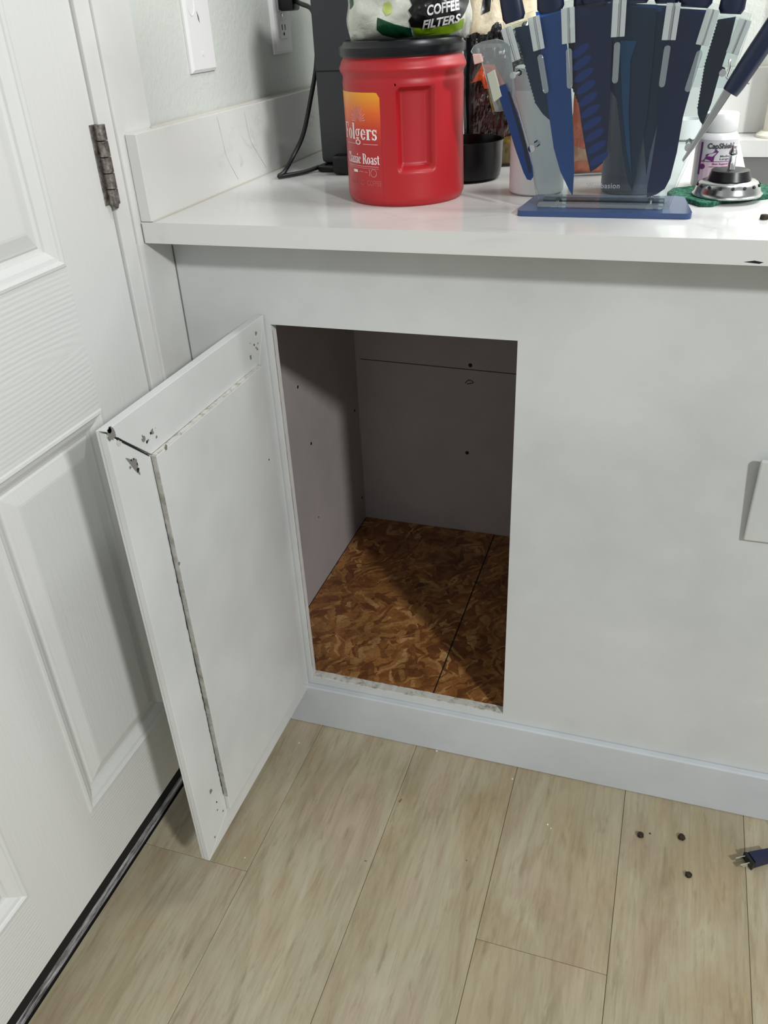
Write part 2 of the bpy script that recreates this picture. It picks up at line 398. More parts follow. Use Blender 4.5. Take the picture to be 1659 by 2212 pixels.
# corner bead where the face meets the wall
obj('corner_crack', box(.0005, .0016, FACE_Y-.0010, FACE_Y, .60, .868), M_SCUFF, cb_)

# cabinet door swung open: mitred frame with a raised centre board
dx0, dx1 = .1150, .1275; dyh, dyf = .0615, -.3170; dz0, dz1 = .0850, .7785; fr = .066
cdn = obj('door', box(dx0, dx0+.004, dyf+.001, dyh-.001, dz0+.001, dz1-.001), M_CDOOR, cb_)
cdn['label'] = 'open white cabinet door seen from its inner side'
def frame_piece(name, pts):
    return obj(name, prism([Vector((dx0+.004, y, z)) for y, z in pts], (dx1-dx0-.004, 0, 0), .0007), M_CDOOR, cdn)
i0, i1, j0, j1 = dyf+fr, dyh-fr*.45, dz0+.035, dz1-.061
frame_piece('frame_rail', [(dyf, dz1), (dyh, dz1), (i1, j1), (i0+.0015, j1+.0008)])
frame_piece('frame_rail', [(dyf, dz0), (i0, j0), (i1, j0), (dyh, dz0)])
frame_piece('frame_stile', [(dyf, dz0), (dyf, dz1-.0022), (i0-.001, j1-.001), (i0, j0)])
frame_piece('frame_stile', [(dyh, dz0), (i1, j0), (i1, j1), (dyh, dz1)])
cp = obj('centre_board', box(dx0+.004, dx1+.0062, i0+.001, i1-.004, j0+.002, j1-.001, .0008), M_CDOOR, cdn)
obj('board_edge', ragged((dx1+.0001, i0+.0012, j0+.03), (dx1+.0001, i0+.0012, j1-.001), (0, -.0014, 0), (.0058, 0, 0), .3, 70), M_RAW, cdn)
obj('board_edge', ragged((dx1+.0001, i0+.002, j1-.001), (dx1+.0001, i1-.004, j1-.001), (0, 0, .0014), (.0056, 0, 0), .4, 60), M_CREAM, cdn)
obj('edge_crack', ragged((dx1+.0002, i0-.0012, j0+.034), (dx1+.0002, i0-.0012, j1-.09), (0, -.0006, 0), (.0003, 0, 0), 2.2, 90), M_BLACK, cdn)
obj('mitre_gap', prism([Vector((dx1+.0004, y, z)) for y, z in ((dyf+.014, dz1-.016), (dyf+.017, dz1-.0145), (i0-.004, j1+.0022), (i0-.004, j1+.0008))], (-.004, 0, 0)), M_BLACK, cdn)
def scar(px, py, r, m, x=dx1, n=9):
    c = at(px, py, x=x+.0002); pts = []
    for i in range(n):
        a = 2*PI*i/n; q = r*(.55+.7*random.random()); pts.append(c+Vector((0, q*math.cos(a), q*1.2*math.sin(a))))
    return obj('chew_mark', prism(pts, (.0005, 0, 0)), m, cdn)
for q in ((240, 937, .0065, M_SCUFF), (236, 929, .003, M_BLACK), (292, 1001, .0052, M_SCUFF), (297, 1014, .0028, M_BLACK), (310, 948, .0032, M_SCUFF), (328, 932, .003, M_SCUFF),
          (553, 720, .0026, M_SCUFF), (541, 772, .0030, M_SCUFF), (455, 1709, .0035, M_SCUFF), (257, 957, .0034, M_CREAM), (464, 1808, .0016, M_SCUFF)):
    scar(*q)
random.seed(21)
for cx_, cy_, n_ in ((240, 938, 7), (293, 1004, 7), (312, 944, 5), (330, 932, 3), (548, 745, 5), (470, 1740, 4), (560, 860, 3)):
    for _ in range(n_): scar(cx_+random.uniform(-13, 13), cy_+random.uniform(-13, 13), random.uniform(.0006, .0018), random.choice((M_SCUFF, M_SCUFF, M_BLACK, M_CREAM)))
obj('slit', prism([at(px, py, x=dx1+.0003) for px, py in ((271, 989), (279, 991), (302, 1020), (303, 1026), (292, 1016))], (.0003, 0, 0)), M_SCUFF, cdn)
for q in ((358, 966, .003, M_SCUFF), (581, 993, .0012, M_BLACK), (387, 1217, .002, M_SCUFF)): scar(*q, x=dx1+.0062)

# ================================================================== WORKTOP
wt = bmesh.new()
SX0, SX1, SY0, SY1 = .742, 1.40, .298, .695
pts_o = [(.0005, 0), (1.9, 0), (1.9, .799), (.0005, .799)]
box(.0005, SX0, 0, .799, ZC-TH, ZC, bm=wt); box(SX1, 1.9, 0, .799, ZC-TH, ZC, bm=wt)
box(SX0, SX1, 0, SY0, ZC-TH, ZC, bm=wt); box(SX0, SX1, SY1, .799, ZC-TH, ZC, bm=wt)
bmesh.ops.remove_doubles(wt, verts=wt.verts, dist=1e-5)
dead = [f for f in wt.faces if abs(f.normal.x) > .9 and any(abs(f.calc_center_median().x-k) < 1e-4 for k in (SX0, SX1)) and not (SY0+.01 < f.calc_center_median().y < SY1-.01)]
bmesh.ops.delete(wt, geom=dead, context='FACES')
wto = tag(obj('worktop', wt, M_QUARTZ), 'white veined quartz worktop over the base cabinet', 'worktop')
obj('end_gap', box(.0002, .0015, -.0005, .0002, ZC-TH, ZC-.002), M_SCUFF, wto)
obj('chip', prism([at(1606, 566, y=-.0002), at(1630, 563, y=-.0002), at(1650, 567, y=-.0002), at(1640, 570, y=-.0002)], (0, .001, 0)), M_BLACK, wto)
M_CAULK = mat('old_caulk', (200, 195, 182), .7)
sp = tag(obj('side_splash', box(.0006, .0166, .0005, .7985, ZC+.0004, ZC+.1046, .0012), quartz('quartz_splash')), 'white quartz upstand along the wall next to the door', 'backsplash')
obj('caulk_line', box(.0166, .0182, .002, .79, ZC+.0002, ZC+.0016), M_CAULK, sp)
obj('caulk_line', box(.0006, .003, .06, .79, ZC+.1046, ZC+.1060), M_CAULK, sp)
M_VEIN = mat('quartz_vein', (180, 178, 170), .3)
for P in ([(468, 252), (480, 300), (490, 340), (515, 388)], [(527, 240), (540, 300), (556, 330), (575, 362)]):
    obj('vein', ragged_path := tube([at(*q, x=.0166) for q in P], lambda t: .0004+.0003*math.sin(9*t)**2, 5, 5), M_VEIN, sp)
bsp = tag(obj('back_splash', box(.0170, 1.9, .783, .7985, ZC+.0004, ZC+.1046, .0012), M_QUARTZ), 'white quartz upstand along the back wall behind the sink', 'backsplash')
obj('caulk_line', box(.0170, 1.9, .7985, .7998, ZC+.1046, ZC+.1075), M_CAULK, bsp)
# sink
sk = bmesh.new()
def bowl(x0, x1, y0, y1, z0, z1, t):
    b = bmesh.new(); o = [b.verts.new(p) for p in ((x0, y0, z1), (x1, y0, z1), (x1, y1, z1), (x0, y1, z1))]
    i = [b.verts.new(p) for p in ((x0+.01, y0+.01, z0), (x1-.01, y0+.01, z0), (x1-.01, y1-.01, z0), (x0+.01, y1-.01, z0))]
    for k in range(4): b.faces.new((o[k], o[(k+1) % 4], i[(k+1) % 4], i[k]))
    b.faces.new(i); bmesh.ops.bevel(b, geom=[e for e in b.edges if len(e.link_faces) == 2], offset=.018, segments=4, affect='EDGES', profile=.5)
    return b
M_SINK = mat('brushed_sink', (150, 150, 148), .33, .9)
sko = tag(obj('sink', bowl(SX0-.004, SX1+.004, SY0-.004, SY1+.004, .715, ZC-TH-.0005, 0), M_SINK, smooth=True), 'stainless undermount sink cut into the worktop at the right edge', 'sink')
obj('drain', lathe([(.045, .7155), (.045, .7175), (.03, .7165), (.03, .716)], 1.05, .5, 32), M_METAL, sko, True)
# faucet at frame edge
fc = thing('faucet', 'cream white faucet body behind the sink at the right edge', 'faucet', (.80, .738, ZC))
obj('base_flange', lathe([(.036, ZC+.0002), (.036, ZC+.004), (.028, ZC+.010)], .805, .742, 40), M_IVORY, fc, True)
obj('body', lathe([(.025, ZC+.010), (.0245, ZC+.12), (.023, ZC+.17), (.012, ZC+.185)], .805, .742, 40), M_IVORY, fc, True)
obj('spout', tube([(.805, .742, ZC+.17), (.805, .74, ZC+.30), (.815, .70, ZC+.36), (.83, .62, ZC+.36), (.84, .57, ZC+.31)], .012, 16), M_IVORY, fc, True)
obj('lever', tube([(.826, .742, ZC+.14), (.86, .742, ZC+.16), (.90, .742, ZC+.20)], .007, 12), M_IVORY, fc, True)

# ================================================================== PLATES ON WALLS
def plate_shape(y0, z0, wd=.070, ht=.1145, x=-.0038, t=.006):
    b = bmesh.new(); o = [(0, 0), (wd, 0), (wd, ht), (0, ht)]; R = []
    for ins, d in ((0, 0), (0, t*.5), (.004, t), (.006, t)):
        R.append([b.verts.new((x+d, y0+min(max(p, ins), wd-ins), z0+min(max(q, ins), ht-ins))) for p, q in o])
    for a, c in zip(R, R[1:]):
        for i in range(4): b.faces.new((a[i], a[(i+1) % 4], c[(i+1) % 4], c[i]))
    b.faces.new(R[-1]); b.faces.new(R[0]); return b
XP = .0022
pl1 = thing('wall_plate', 'white wall plate nearest the door with a scratched round control', 'wall plate', (-.004, .223, 1.07))
obj('plate', plate_shape(.188, 1.0695), M_PLASTIC_W, pl1)
obj('control_ring', tube([(XP, .205+.010*math.cos(a), 1.155+.017*math.sin(a)) for a in [2*PI*i/14 for i in range(15)]], .0009, 6, 3), M_PLASTIC_W, pl1, True)
obj('scratch', prism([Vector((XP+.0003, y, z)) for y, z in ((.2185, 1.143), (.2200, 1.133), (.2235, 1.129), (.2225, 1.137))], (-.001, 0, 0)), M_SCUFF, pl1)
obj('screw', cyl((XP-.001, .222, 1.092), (XP+.0008, .222, 1.092), .0032, n=14), M_PLASTIC_W, pl1, True)
pl2 = thing('power_outlet', 'white power outlet plate near the grey machine with a black plug in it', 'outlet', (-.004, .499, 1.077))
obj('plate', plate_shape(.4643, 1.0768), M_PLASTIC_W, pl2)
for zz in (1.1115, 1.1510):
    rc = obj('receptacle', box(XP-.001, XP+.0012, .484, .514, zz-.0135, zz+.0135, .0012), M_PLASTIC_W, pl2)
    for yy in (.4935, .5045): obj('slot', box(XP+.001, XP+.0015, yy-.001, yy+.001, zz-.001, zz+.007), M_BLACK, rc)
    obj('ground_hole', cyl((XP+.001, .499, zz-.0065), (XP+.0015, .499, zz-.0065), .0024, n=12), M_BLACK, rc)
obj('screw', cyl((XP-.001, .499, 1.1315), (XP+.0008, .499, 1.1315), .0026, n=12), M_METAL, pl2, True)
# plug + cord
cpts = [(.028, .499, 1.150), at(650, 8, y=.46), at(674, 22, y=.43), at(683, 70, y=.41), at(683, 140, y=.40), at(671, 215, y=.39), at(655, 290, y=.37), at(633, 338, y=.345), (.066, .312, ZC+.010), (.0600, .302, ZC+.0045), (.068, .312, ZC+.0040), (.086, .345, ZC+.0040), (.099, .372, ZC+.007)]

# light switch plate on cabinet face, top standing proud
bp = thing('cover_plate', 'white cover plate on the cabinet face, its top standing away from the panel', 'cover plate', (.83, FACE_Y, .575))
b = box(.7935, .8675, -.0062, 0, 0, .1235, .002)
Mx = Matrix.Translation((0, FACE_Y-.0006, .5140)) @ Matrix.Rotation(math.radians(4.3), 4, 'X')
b.transform(Mx); obj('plate', b, M_FACE, bp)
b = box(.806, .854, .0002, .0086, .030, .116); b.transform(Matrix.Translation((0, FACE_Y-.0086, .5140)))
obj('mounting_box', b, M_SCUFF, bp)
b = box(.8225, .8425, -.0090, -.0060, .028, .094, .001); b.transform(Mx); obj('rocker', b, M_PLASTIC_W, bp)

# ================================================================== COFFEE MAKER
M_GREY = mat('dark_grey_plastic', (54, 55, 60), .5)
v = coords(M_GREY); bump(M_GREY, ntex(M_GREY, v, 500, 2), .2, .0004)
M_BLKP = mat('black_plastic', (6, 6, 7), .25, spec=.3)
cm = thing('coffee_maker', 'tall dark grey coffee maker behind the red canister', 'coffee maker', (.20, .47, ZC))
obj('tower', box(.104, .215, .372, .60, ZC+.012, ZC+.36, .007), M_GREY, cm, True)
cdo = obj('power_cord', tube(cpts, .0035, 10, 8), M_CORD, cm, True); cdo['label'] = 'black power cord looping down from the wall outlet'
obj('plug_body', box(.0040, .030, .484, .514, 1.137, 1.163, .004), M_CORD, cdo, True)
obj('seam', box(.1060, .214, .3712, .3722, ZC+.1425, ZC+.1437), M_BLACK, cm)
obj('reservoir_lid', box(.108, .295, .372, .596, ZC+.3605, ZC+.378, .006), M_BLKP, cm, True)
obj('brew_head', box(.2155, .295, .368, .590, ZC+.235, ZC+.36, .010), M_BLKP, cm, True)
bs = bmesh.new()
obj('base', box(.100, .297, .362, .603, ZC+.0004, ZC+.0115, .004), M_BLKP, cm, True)
obj('hot_plate', box(.2155, .295, .366, .59, ZC+.0116, ZC+.024, .004), M_BLKP, cm, True)
obj('foot_guard', box(.135, .215, .338, .3615, ZC+.0004, ZC+.030, .006), M_BLKP, cm, True)
sb = tag(obj('black_bowl', lathe([(.034, ZC+.0004), (.050, ZC+.004), (.053, ZC+.020), (.054, ZC+.050), (.055, ZC+.0535), (.052, ZC+.0535), (.048, ZC+.018), (.03, ZC+.006)], .352, .332-.005, 48), M_BLKP, smooth=True),
         'low black glossy bowl between the red canister and the snack bags', 'bowl')

# ================================================================== RED CANISTER
CX, CY, RC = .3000, .1955, .0782
PH0 = math.atan2(CAM.y-CY, CAM.x-CX)
def canr(ph, z):
    h = z-ZC; r = RC
    if h < .010: r -= .0045*(1-h/.010)**1.6
    r += -.0012*math.sin(min(1, max(0, (h-.01)/.14))*PI)*.6
    r += .0030*math.exp(-((h-.158)/.0050)**2) - .0012*math.exp(-((h-.149)/.004)**2)
    if h > .166: r -= .0025*min(1, (h-.166)/.004)
    a = (ph-PH0+PI) % (2*PI)-PI
    def ss(e0, e1, t): t = min(1, max(0, (t-e0)/(e1-e0))); return t*t*(3-2*t)
    a0, a1, z0, z1 = math.radians(-7), math.radians(30), .041, .140
    rc_ = .010/RC
    k = ss(a0, a0+.055, a)*(1-ss(a1-.10, a1, a))*ss(z0, z0+.010, h-0*abs(a-(a0+a1)/2))*(1-ss(z1-.007, z1, h))
    r -= .0125*k
    r += .0012*math.exp(-((h-z0-.004+.012*(a-(a0+a1)/2)**2*-4)/.0022)**2)*ss(a0-.06, a0+.06, a)*(1-ss(a1-.06, a1+.06, a))
    # mirrored grip on the far side
    k2 = ss(a0+PI, a0+PI+.1, a % (2*PI))*(1-ss(a1+PI-.1, a1+PI, a % (2*PI)))*ss(z0, z0+.010, h)*(1-ss(z1-.007, z1, h))
    return r-.0125*k2
def can(ph, z, off=0.0):
    r = canr(ph, z)+off; return Vector((CX+r*math.cos(ph), CY+r*math.sin(ph), z))
kn = thing('coffee_canister', 'red plastic coffee canister with black lid and moulded grip', 'canister', (CX, CY, ZC))
b = bmesh.new(); NA, NZ = 240, 96; ring = []
zs = [ZC+.0003+.1757*j/NZ for j in range(NZ+1)]
for z in zs: ring.append([b.verts.new(can(PH0+2*PI*i/NA, z)) for i in range(NA)])
for a, c in zip(ring, ring[1:]):
    for i in range(NA): b.faces.new((a[i], a[(i+1) % NA], c[(i+1) % NA], c[i]))
b.faces.new(ring[0]); b.faces.new(ring[-1])
M_RED = mat('red_plastic', (168, 20, 28), .42)
obj('body', b, M_RED, kn, True, sharp=50)
M_LID = mat('black_lid', (11, 12, 15), .3, spec=.35)
zl = ZC+.1757
obj('lid', lathe([(RC-.004, zl-.004), (RC+.0010, zl-.004), (RC+.0022, zl-.002), (RC+.0020, zl+.006), (RC-.002, zl+.009), (RC-.004, zl+.0125), (RC-.007, zl+.0135), (RC-.009, zl+.0105), (.02, zl+.0100)], CX, CY, 96), M_LID, kn, True)
def A(px): return math.asin(max(-1, min(1, (px-877)/134.0)))
def zpx(py): return ZC+(440-py)*.000528
def cmap(a0, z0, off): return lambda x, y, z: can(PH0+a0+x/RC, z0+y, off)
M_LABEL = mat('canister_label', (190, 60, 30), .35)
tcz = N(M_LABEL, 'ShaderNodeTexCoord'); sx_ = N(M_LABEL, 'ShaderNodeSeparateXYZ'); L(M_LABEL, tcz.outputs['Object'], sx_.inputs[0])
mr = N(M_LABEL, 'ShaderNodeMapRange'); mr.inputs[1].default_value = zpx(300); mr.inputs[2].default_value = zpx(186); L(M_LABEL, sx_.outputs[2], mr.inputs[0])
base(M_LABEL, ramp(M_LABEL, mr.outputs[0], [(0, (168, 30, 32)), (.35, (196, 58, 26)), (.62, (222, 96, 24)), (1, (232, 158, 34))]))
la0, la1 = A(742), A(826)
lb = bmesh.new(); nu = 24
zt_, zb_ = zpx(186), zpx(408)
cols = []
for i in range(nu+1):
    a = la0+(la1-la0)*i/nu; cr = .006/RC; dz = 0
    e = min(a-la0, la1-a)
    if e < cr: dz = .006*(1-math.sqrt(max(0, 1-((cr-e)/cr)**2)))
    cols.append([lb.verts.new(can(PH0+a, zb_+(zt_-dz-zb_)*j/30, .0002)) for j in range(31)])
for p, q in zip(cols, cols[1:]):
    for j in range(30): lb.faces.new((p[j], q[j], q[j+1], p[j+1]))
lab = obj('label', lb, M_LABEL, kn, True)
M_PRINT = mat('white_print', (236, 222, 222), .4); M_PRINTP = mat('pale_pink_print', (214, 150, 150), .45)
def cantext(s, pxc, py, h, m, **kw):
    o = obj('lettering', mapv(textmesh(s, h, **kw), cmap(A(pxc), zpx(py), .0005)), m, lab); return o
ac = (la0+la1)/2
def fit(s, a0, a1, z, h, m, **kw):
    b = textmesh(s, h, **kw); xs_ = [v.co.x for v in b.verts]; k = (a1-a0)*RC/(max(xs_)-min(xs_)); mn = min(xs_)
    mapv(b, lambda x, y, zz: can(PH0+a0+(x-mn)*k/RC, z+y, .0005)); return obj('lettering', b, m, lab)
# condensed serif wordmark drawn as strokes
def serif_word(word, a0, a1, z, H, m, hw=1.0):
    """bracketed serif letters built from stems and bowls; H = cap height"""
    b = bmesh.new(); X = 0.0
    def rect(x0, x1, y0, y1):
        n = max(1, int((x1-x0)/.25)); g0 = [b.verts.new((x0+(x1-x0)*i/n, y0, 0)) for i in range(n+1)]; g1 = [b.verts.new((x0+(x1-x0)*i/n, y1, 0)) for i in range(n+1)]
        for i in range(n): b.faces.new((g0[i], g0[i+1], g1[i+1], g1[i]))
    def arc(cx, cy, rx, ry, t0, t1, wx, wy, n=18):
        A0 = []
        for i in range(n+1):
            t = math.radians(t0+(t1-t0)*i/n); c, s = math.cos(t), math.sin(t)
            A0.append((b.verts.new((cx+rx*c, cy+ry*s, 0)), b.verts.new((cx+(rx-wx)*c, cy+(ry-wy)*s, 0))))
        for p, q in zip(A0, A0[1:]): b.faces.new((p[0], q[0], q[1], p[1]))
    W_, t, xh = .17, .05, .66
    for ch in word:
        if ch == 'F':
            rect(X+.06, X+.06+W_, 0, 1); rect(X, X+.32, 0, t); rect(X, X+.58, 1-t, 1); rect(X+.52, X+.58, .74, 1); rect(X+.2, X+.42, .47, .47+t); rect(X+.37, X+.42, .40, .62); X += .64
        elif ch == 'l':
            rect(X+.05, X+.05+W_, 0, 1.02); rect(X, X+.30, 0, t); rect(X, X+.1, .97, 1.02); X += .34
        elif ch in 'o':
            arc(X+.24, xh/2, .24, xh/2+.01, 0, 360, .155, .05, 28); X += .53
        elif ch == 'e':
            arc(X+.22, xh/2, .22, xh/2+.01, 20, 330, .15, .055, 26); rect(X+.1, X+.43, xh/2, xh/2+.05); X += .49
        elif ch == 'g':
            arc(X+.20, xh/2+.10, .20, .24, 0, 360, .12, .045, 24); rect(X+.33, X+.47, xh-.06, xh+.02)
            arc(X+.22, -.17, .25, .17, 0, 360, .09, .055, 24); rect(X+.06, X+.34, .04, .12); X += .52
        elif ch == 'r':
            rect(X+.05, X+.05+W_, 0, xh); rect(X, X+.30, 0, t); rect(X, X+.08, xh-t, xh); arc(X+.30, xh-.14, .13, .15, 0, 170, .10, .09, 12); X += .44
        elif ch == 's':
            arc(X+.18, xh*.73, .17, xh*.28, 20, 250, .12, .06, 16); arc(X+.18, xh*.26, .18, xh*.28, -160, 80, .13, .06, 16)
            rect(X+.31, X+.35, xh*.66, xh); rect(X, X+.04, 0, xh*.34); rect(X+.08, X+.29, xh*.42, xh*.57); X += .40
        elif ch == 'C':
            arc(X+.3, .5, .3, .52, 40, 320, .17, .05, 26); rect(X+.50, X+.55, .66, .98); X += .6
        elif ch == 'a':
            rect(X+.25, X+.25+.14, 0, xh*.8); arc(X+.2, xh*.72, .19, xh*.29, 0, 160, .13, .05, 14); arc(X+.17, xh*.27, .17, xh*.28, 20, 340, .11, .05, 18); rect(X+.36, X+.45, 0, t); X += .47
        elif ch == 'i':
            rect(X+.05, X+.05+.15, 0, xh); rect(X, X+.26, 0, t); rect(X+.05, X+.19, .8, .95); X += .29
        elif ch == 'c':
            arc(X+.2, xh/2, .2, xh/2+.01, 45, 320, .13, .05, 22); rect(X+.28, X+.37, xh*.62, xh*.84); X += .42
        elif ch == 'R':
            rect(X+.06, X+.06+W_, 0, 1); rect(X, X+.30, 0, t); rect(X, X+.12, 1-t, 1); arc(X+.27, .75, .28, .25, -90, 90, .16, .05, 16); rect(X+.2, X+.28, .5, .55); rect(X+.2, X+.28, .95, 1)
            vs = [b.verts.new(p) for p in ((X+.30, .52, 0), (X+.46, .52, 0), (X+.66, 0, 0), (X+.48, 0, 0))]; b.faces.new(vs); X += .66
        elif ch == 't':
            rect(X+.08, X+.08+.14, .04, .84); rect(X, X+.32, xh-t, xh); arc(X+.22, .1, .12, .11, 180, 340, .06, .06, 8); X += .36
        else: X += .28
    k = (a1-a0)*RC/X; mapv(b, lambda x, y, zz: can(PH0+a0+x*k/RC, z+y*H, .0005)); return obj('lettering', b, m, lab)
serif_word('Folgers', A(747), A(818), zpx(288), .0185, M_PRINT)
serif_word('Classic Roast', A(750), A(821), zpx(342), .0122, M_PRINT)
def bar(pa, pb, y0, y1, m=M_PRINTP): return obj('printed_bar', quadgrid(A(pa), A(pb), zpx(y1), zpx(y0), lambda u, v_, z: can(PH0+u, v_, .0005), 10, 1), m, lab)
bar(752, 818, 347, 348.2); bar(752, 818, 351.5, 352.2); bar(750, 770, 297, 298.5); bar(785, 818, 297, 298.5)
bar(761, 770, 357, 363, M_PRINT); bar(773, 783, 360, 361); bar(786, 792, 360, 361); bar(796, 797, 354, 369)
obj('printed_ring', mapv(tube([(.0045*math.cos(2*PI*i/16), .0045*math.sin(2*PI*i/16), 0) for i in range(17)], .0004, 4, 2), lambda x, y, z: can(PH0+A(806)+x/RC, zpx(362)+y, .0005)), M_PRINTP, lab)
M_FAINT = mat('faint_print', (190, 84, 88), .45)
fit('GROUND', A(753), A(784), zpx(391), .009, M_FAINT); fit('COFFEE', A(791), A(823), zpx(391), .009, M_FAINT)
# sunburst
b = bmesh.new()
for k in range(15):
    t = math.radians(4+172*k/14); t2 = t+math.radians(4.2); r1 = .003; r2 = .0175*(.75+.25*math.sin(t)) if k % 2 == 0 else .013
    b.faces.new([b.verts.new((math.cos(q)*r, math.sin(q)*r*1.15, 0)) for q, r in ((t, r1), (t, r2), (t2, r2), (t2, r1))])
obj('sunburst', mapv(b, lambda x, y, z: can(PH0+A(776)+x/RC, zpx(248)+y, .0005)), M_PRINTP, lab)
obj('dark_spot', mapv(lathe([(.0012, 0), (.0012, .0005)], n=10), lambda x, y, z: can(PH0+A(859), zpx(171), 0)+Vector((x, 0, y))*1.3), M_BLACK, kn)

# ================================================================== BAGS
def pouch(a, b_, W, H, T, seed, wr=.004, sq=4):
    """front surface depth of a filled pouch at (a,b) in -1..1"""
    e = max(0, 1-abs(a)**sq)**.5*max(0, 1-abs(b_)**sq)**.5
    n = noise.noise(Vector((a*3+seed, b_*3.3, seed)))*wr + noise.noise(Vector((a*9, b_*8+seed, 2)))*wr*.45
    return e*T + n*min(1, e*3)
def mkpouch(c, rz, W, H, T, seed, wr=.004, sq=4, wob=.05, lean=0.0):
    R = Matrix.Rotation(rz, 3, 'Z')
    def f(a, b_, side=1, off=0.0):
        wv = 1+wob*noise.noise(Vector((b_*2.3+seed, side*.3*0, 5)))
        x = a*W*wv*(1-.06*b_*b_); z = b_*H+H; d = pouch(a, b_, W, H, T, seed if side > 0 else seed+9, wr, sq)
        return Vector(c)+R @ Vector((x, -(d+off)*side+lean*z, z))
    return f
def pouchmesh(f, nu=36, nv=36, a0=-1, a1=1, b0=-1, b1=1, sides=(1, -1), off=0.0):
    b = bmesh.new()
    for s in sides:
        g = [[b.verts.new(f(a0+(a1-a0)*i/nu, b0+(b1-b0)*j/nv, s, off)) for i in range(nu+1)] for j in range(nv+1)]
        for j in range(nv):
            for i in range(nu): b.faces.new((g[j][i], g[j][i+1], g[j+1][i+1], g[j+1][i]))
    if len(sides) > 1: bmesh.ops.remove_doubles(b, verts=b.verts, dist=1e-5)
    return b
def patch(name, f, pts, m, parent, off=.0006, n=14):
    """polygon in (a,b) laid on the pouch front: clipped fan grid"""
    b = bmesh.new(); cx_ = sum(p[0] for p in pts)/len(pts); cy_ = sum(p[1] for p in pts)/len(pts)
    P = []
    for i in range(len(pts)):
        p, q = pts[i], pts[(i+1) % len(pts)]
        for k in range(4): P.append((p[0]+(q[0]-p[0])*k/4, p[1]+(q[1]-p[1])*k/4))
    R = [[b.verts.new(f(cx_+(p[0]-cx_)*k/n, cy_+(p[1]-cy_)*k/n, 1, off)) for p in P] for k in range(1, n+1)]
    c0 = b.verts.new(f(cx_, cy_, 1, off)); m_ = len(P)
    for i in range(m_): b.faces.new((c0, R[0][i], R[0][(i+1) % m_]))
    for a, c in zip(R, R[1:]):
        for i in range(m_): b.faces.new((a[i], a[(i+1) % m_], c[(i+1) % m_], c[i]))
    return obj(name, b, m, parent, True)
def film(name, rgb, rough=.3, rgb2=None, sc=30):
    m = mat(name, rgb, rough, coat=.4); v = coords(m); n = ntex(m, v, sc, 5, .65, .5)
    base(m, ramp(m, n, [(.3, rgb2 or tuple(int(c*.8) for c in rgb)), (.65, rgb)])); bump(m, ntex(m, v, 60, 4, .6, 1.0), .5, .003); return m
# coffee filter bag on the canister lid
FB = thing('coffee_filter_bag', 'clear bag of paper coffee filters lying on the red canister lid', 'bag', (.313, .19, zl+.0136))
zf = zl+.0140
ff = mkpouch((.3135, .185, zf-.004), .30, .078, .072, .050, 3.3, .007, 3.2, .10)
obj('bag', pouchmesh(ff), film('filter_bag_film', (216, 218, 206), .28, (176, 184, 172), 22), FB, True)
def fpx(px, py): return ((px-878)/126.0, -1+(84-py)/122.0)
def fp(name, P, m, off=.0008): return patch(name, ff, [fpx(*p) for p in P], m, FB, off)
M_DG = mat('dark_green_print', (16, 66, 40), .35); M_LIME = mat('lime_print', (132, 170, 30), .35); M_BKP = mat('black_print', (14, 14, 16), .3)
fp('green_patch', [(816, 38), (850, 52), (880, 60), (884, 76), (850, 78), (822, 70), (812, 60)], M_DG)
fp('lime_patch', [(884, 58), (930, 62), (985, 48), (986, 66), (960, 74), (890, 76)], M_LIME, .0008)
fp('label_patch', [(890, -40), (1004, -40), (1000, 20), (980, 46), (955, 58), (905, 61), (880, 58), (876, 46), (882, 38), (876, 28), (884, 20), (878, 8), (888, 0)], M_BKP, .0016)
fp('lime_dot', [(828, 14), (838, 12), (844, 20), (843, 32), (833, 36), (826, 26)], mat('pale_lime_print', (182, 196, 110), .4), .001)
fp('green_edge', [(756, -10), (764, -12), (765, 14), (758, 22)], M_DG, .0012)
M_FTXT = mat('silver_print', (222, 222, 222), .4)
for s, cx_, cy_, wd in (('COFFEE', 945, 35, 66), ('FILTERS', 940, 58, 74)):
    b = textmesh(s, 24 if s == 'COFFEE' else 21, bold=.03, shear=.18); xs_ = [v.co.x for v in b.verts]; k = wd/(max(xs_)-min(xs_)); mid = (max(xs_)+min(xs_))/2
    bmesh.ops.subdivide_edges(b, edges=b.edges[:], cuts=1)
    for v_ in b.verts:
        a_, bb = fpx(cx_+(v_.co.x-mid)*k, cy_-v_.co.y-(v_.co.x-mid)*k*.12); v_.co = ff(a_, bb, 1, .0026)
    obj('lettering', b, M_FTXT, FB)
# bags behind
pb = mkpouch((.358, .530, ZC+.001), .34, .058, .120, .030, 5.1, .004, 5, .03)
PB = tag(obj('snack_bag', pouchmesh(pb), film('black_film', (20, 19, 24), .25, (8, 8, 10))), 'black pouch with a cream upper half behind the red canister', 'bag')
M_CR = film('cream_contents', (226, 214, 184), .45, (190, 172, 136), 26)
patch('window', pb, [(-.98, .46), (.99, .56), (.98, 1.0), (-.98, 1.0)], M_CR, PB, .0010)
patch('window', pb, [(.74, .30), (.99, .30), (.99, .60), (.74, .58)], M_CR, PB, .0012)
patch('print_strip', pb, [(-.60, .70), (-.36, .74), (-.30, .99), (-.52, .99)], M_BKP, PB, .0018)
ob = mkpouch((.376, .435, ZC+.001), .34, .044, .084, .022, 8.2, .005, 5, .04)
OB = tag(obj('snack_bag', pouchmesh(ob), film('dark_brown_film', (56, 22, 18), .22, (18, 8, 8), 40)), 'dark brown snack bag with orange top and yellow stripe left of the white canister', 'bag')
M_OR = film('orange_film', (216, 84, 26), .3, (180, 56, 16)); M_YL = film('yellow_film', (120, 98, 22), .35, (84, 66, 14))
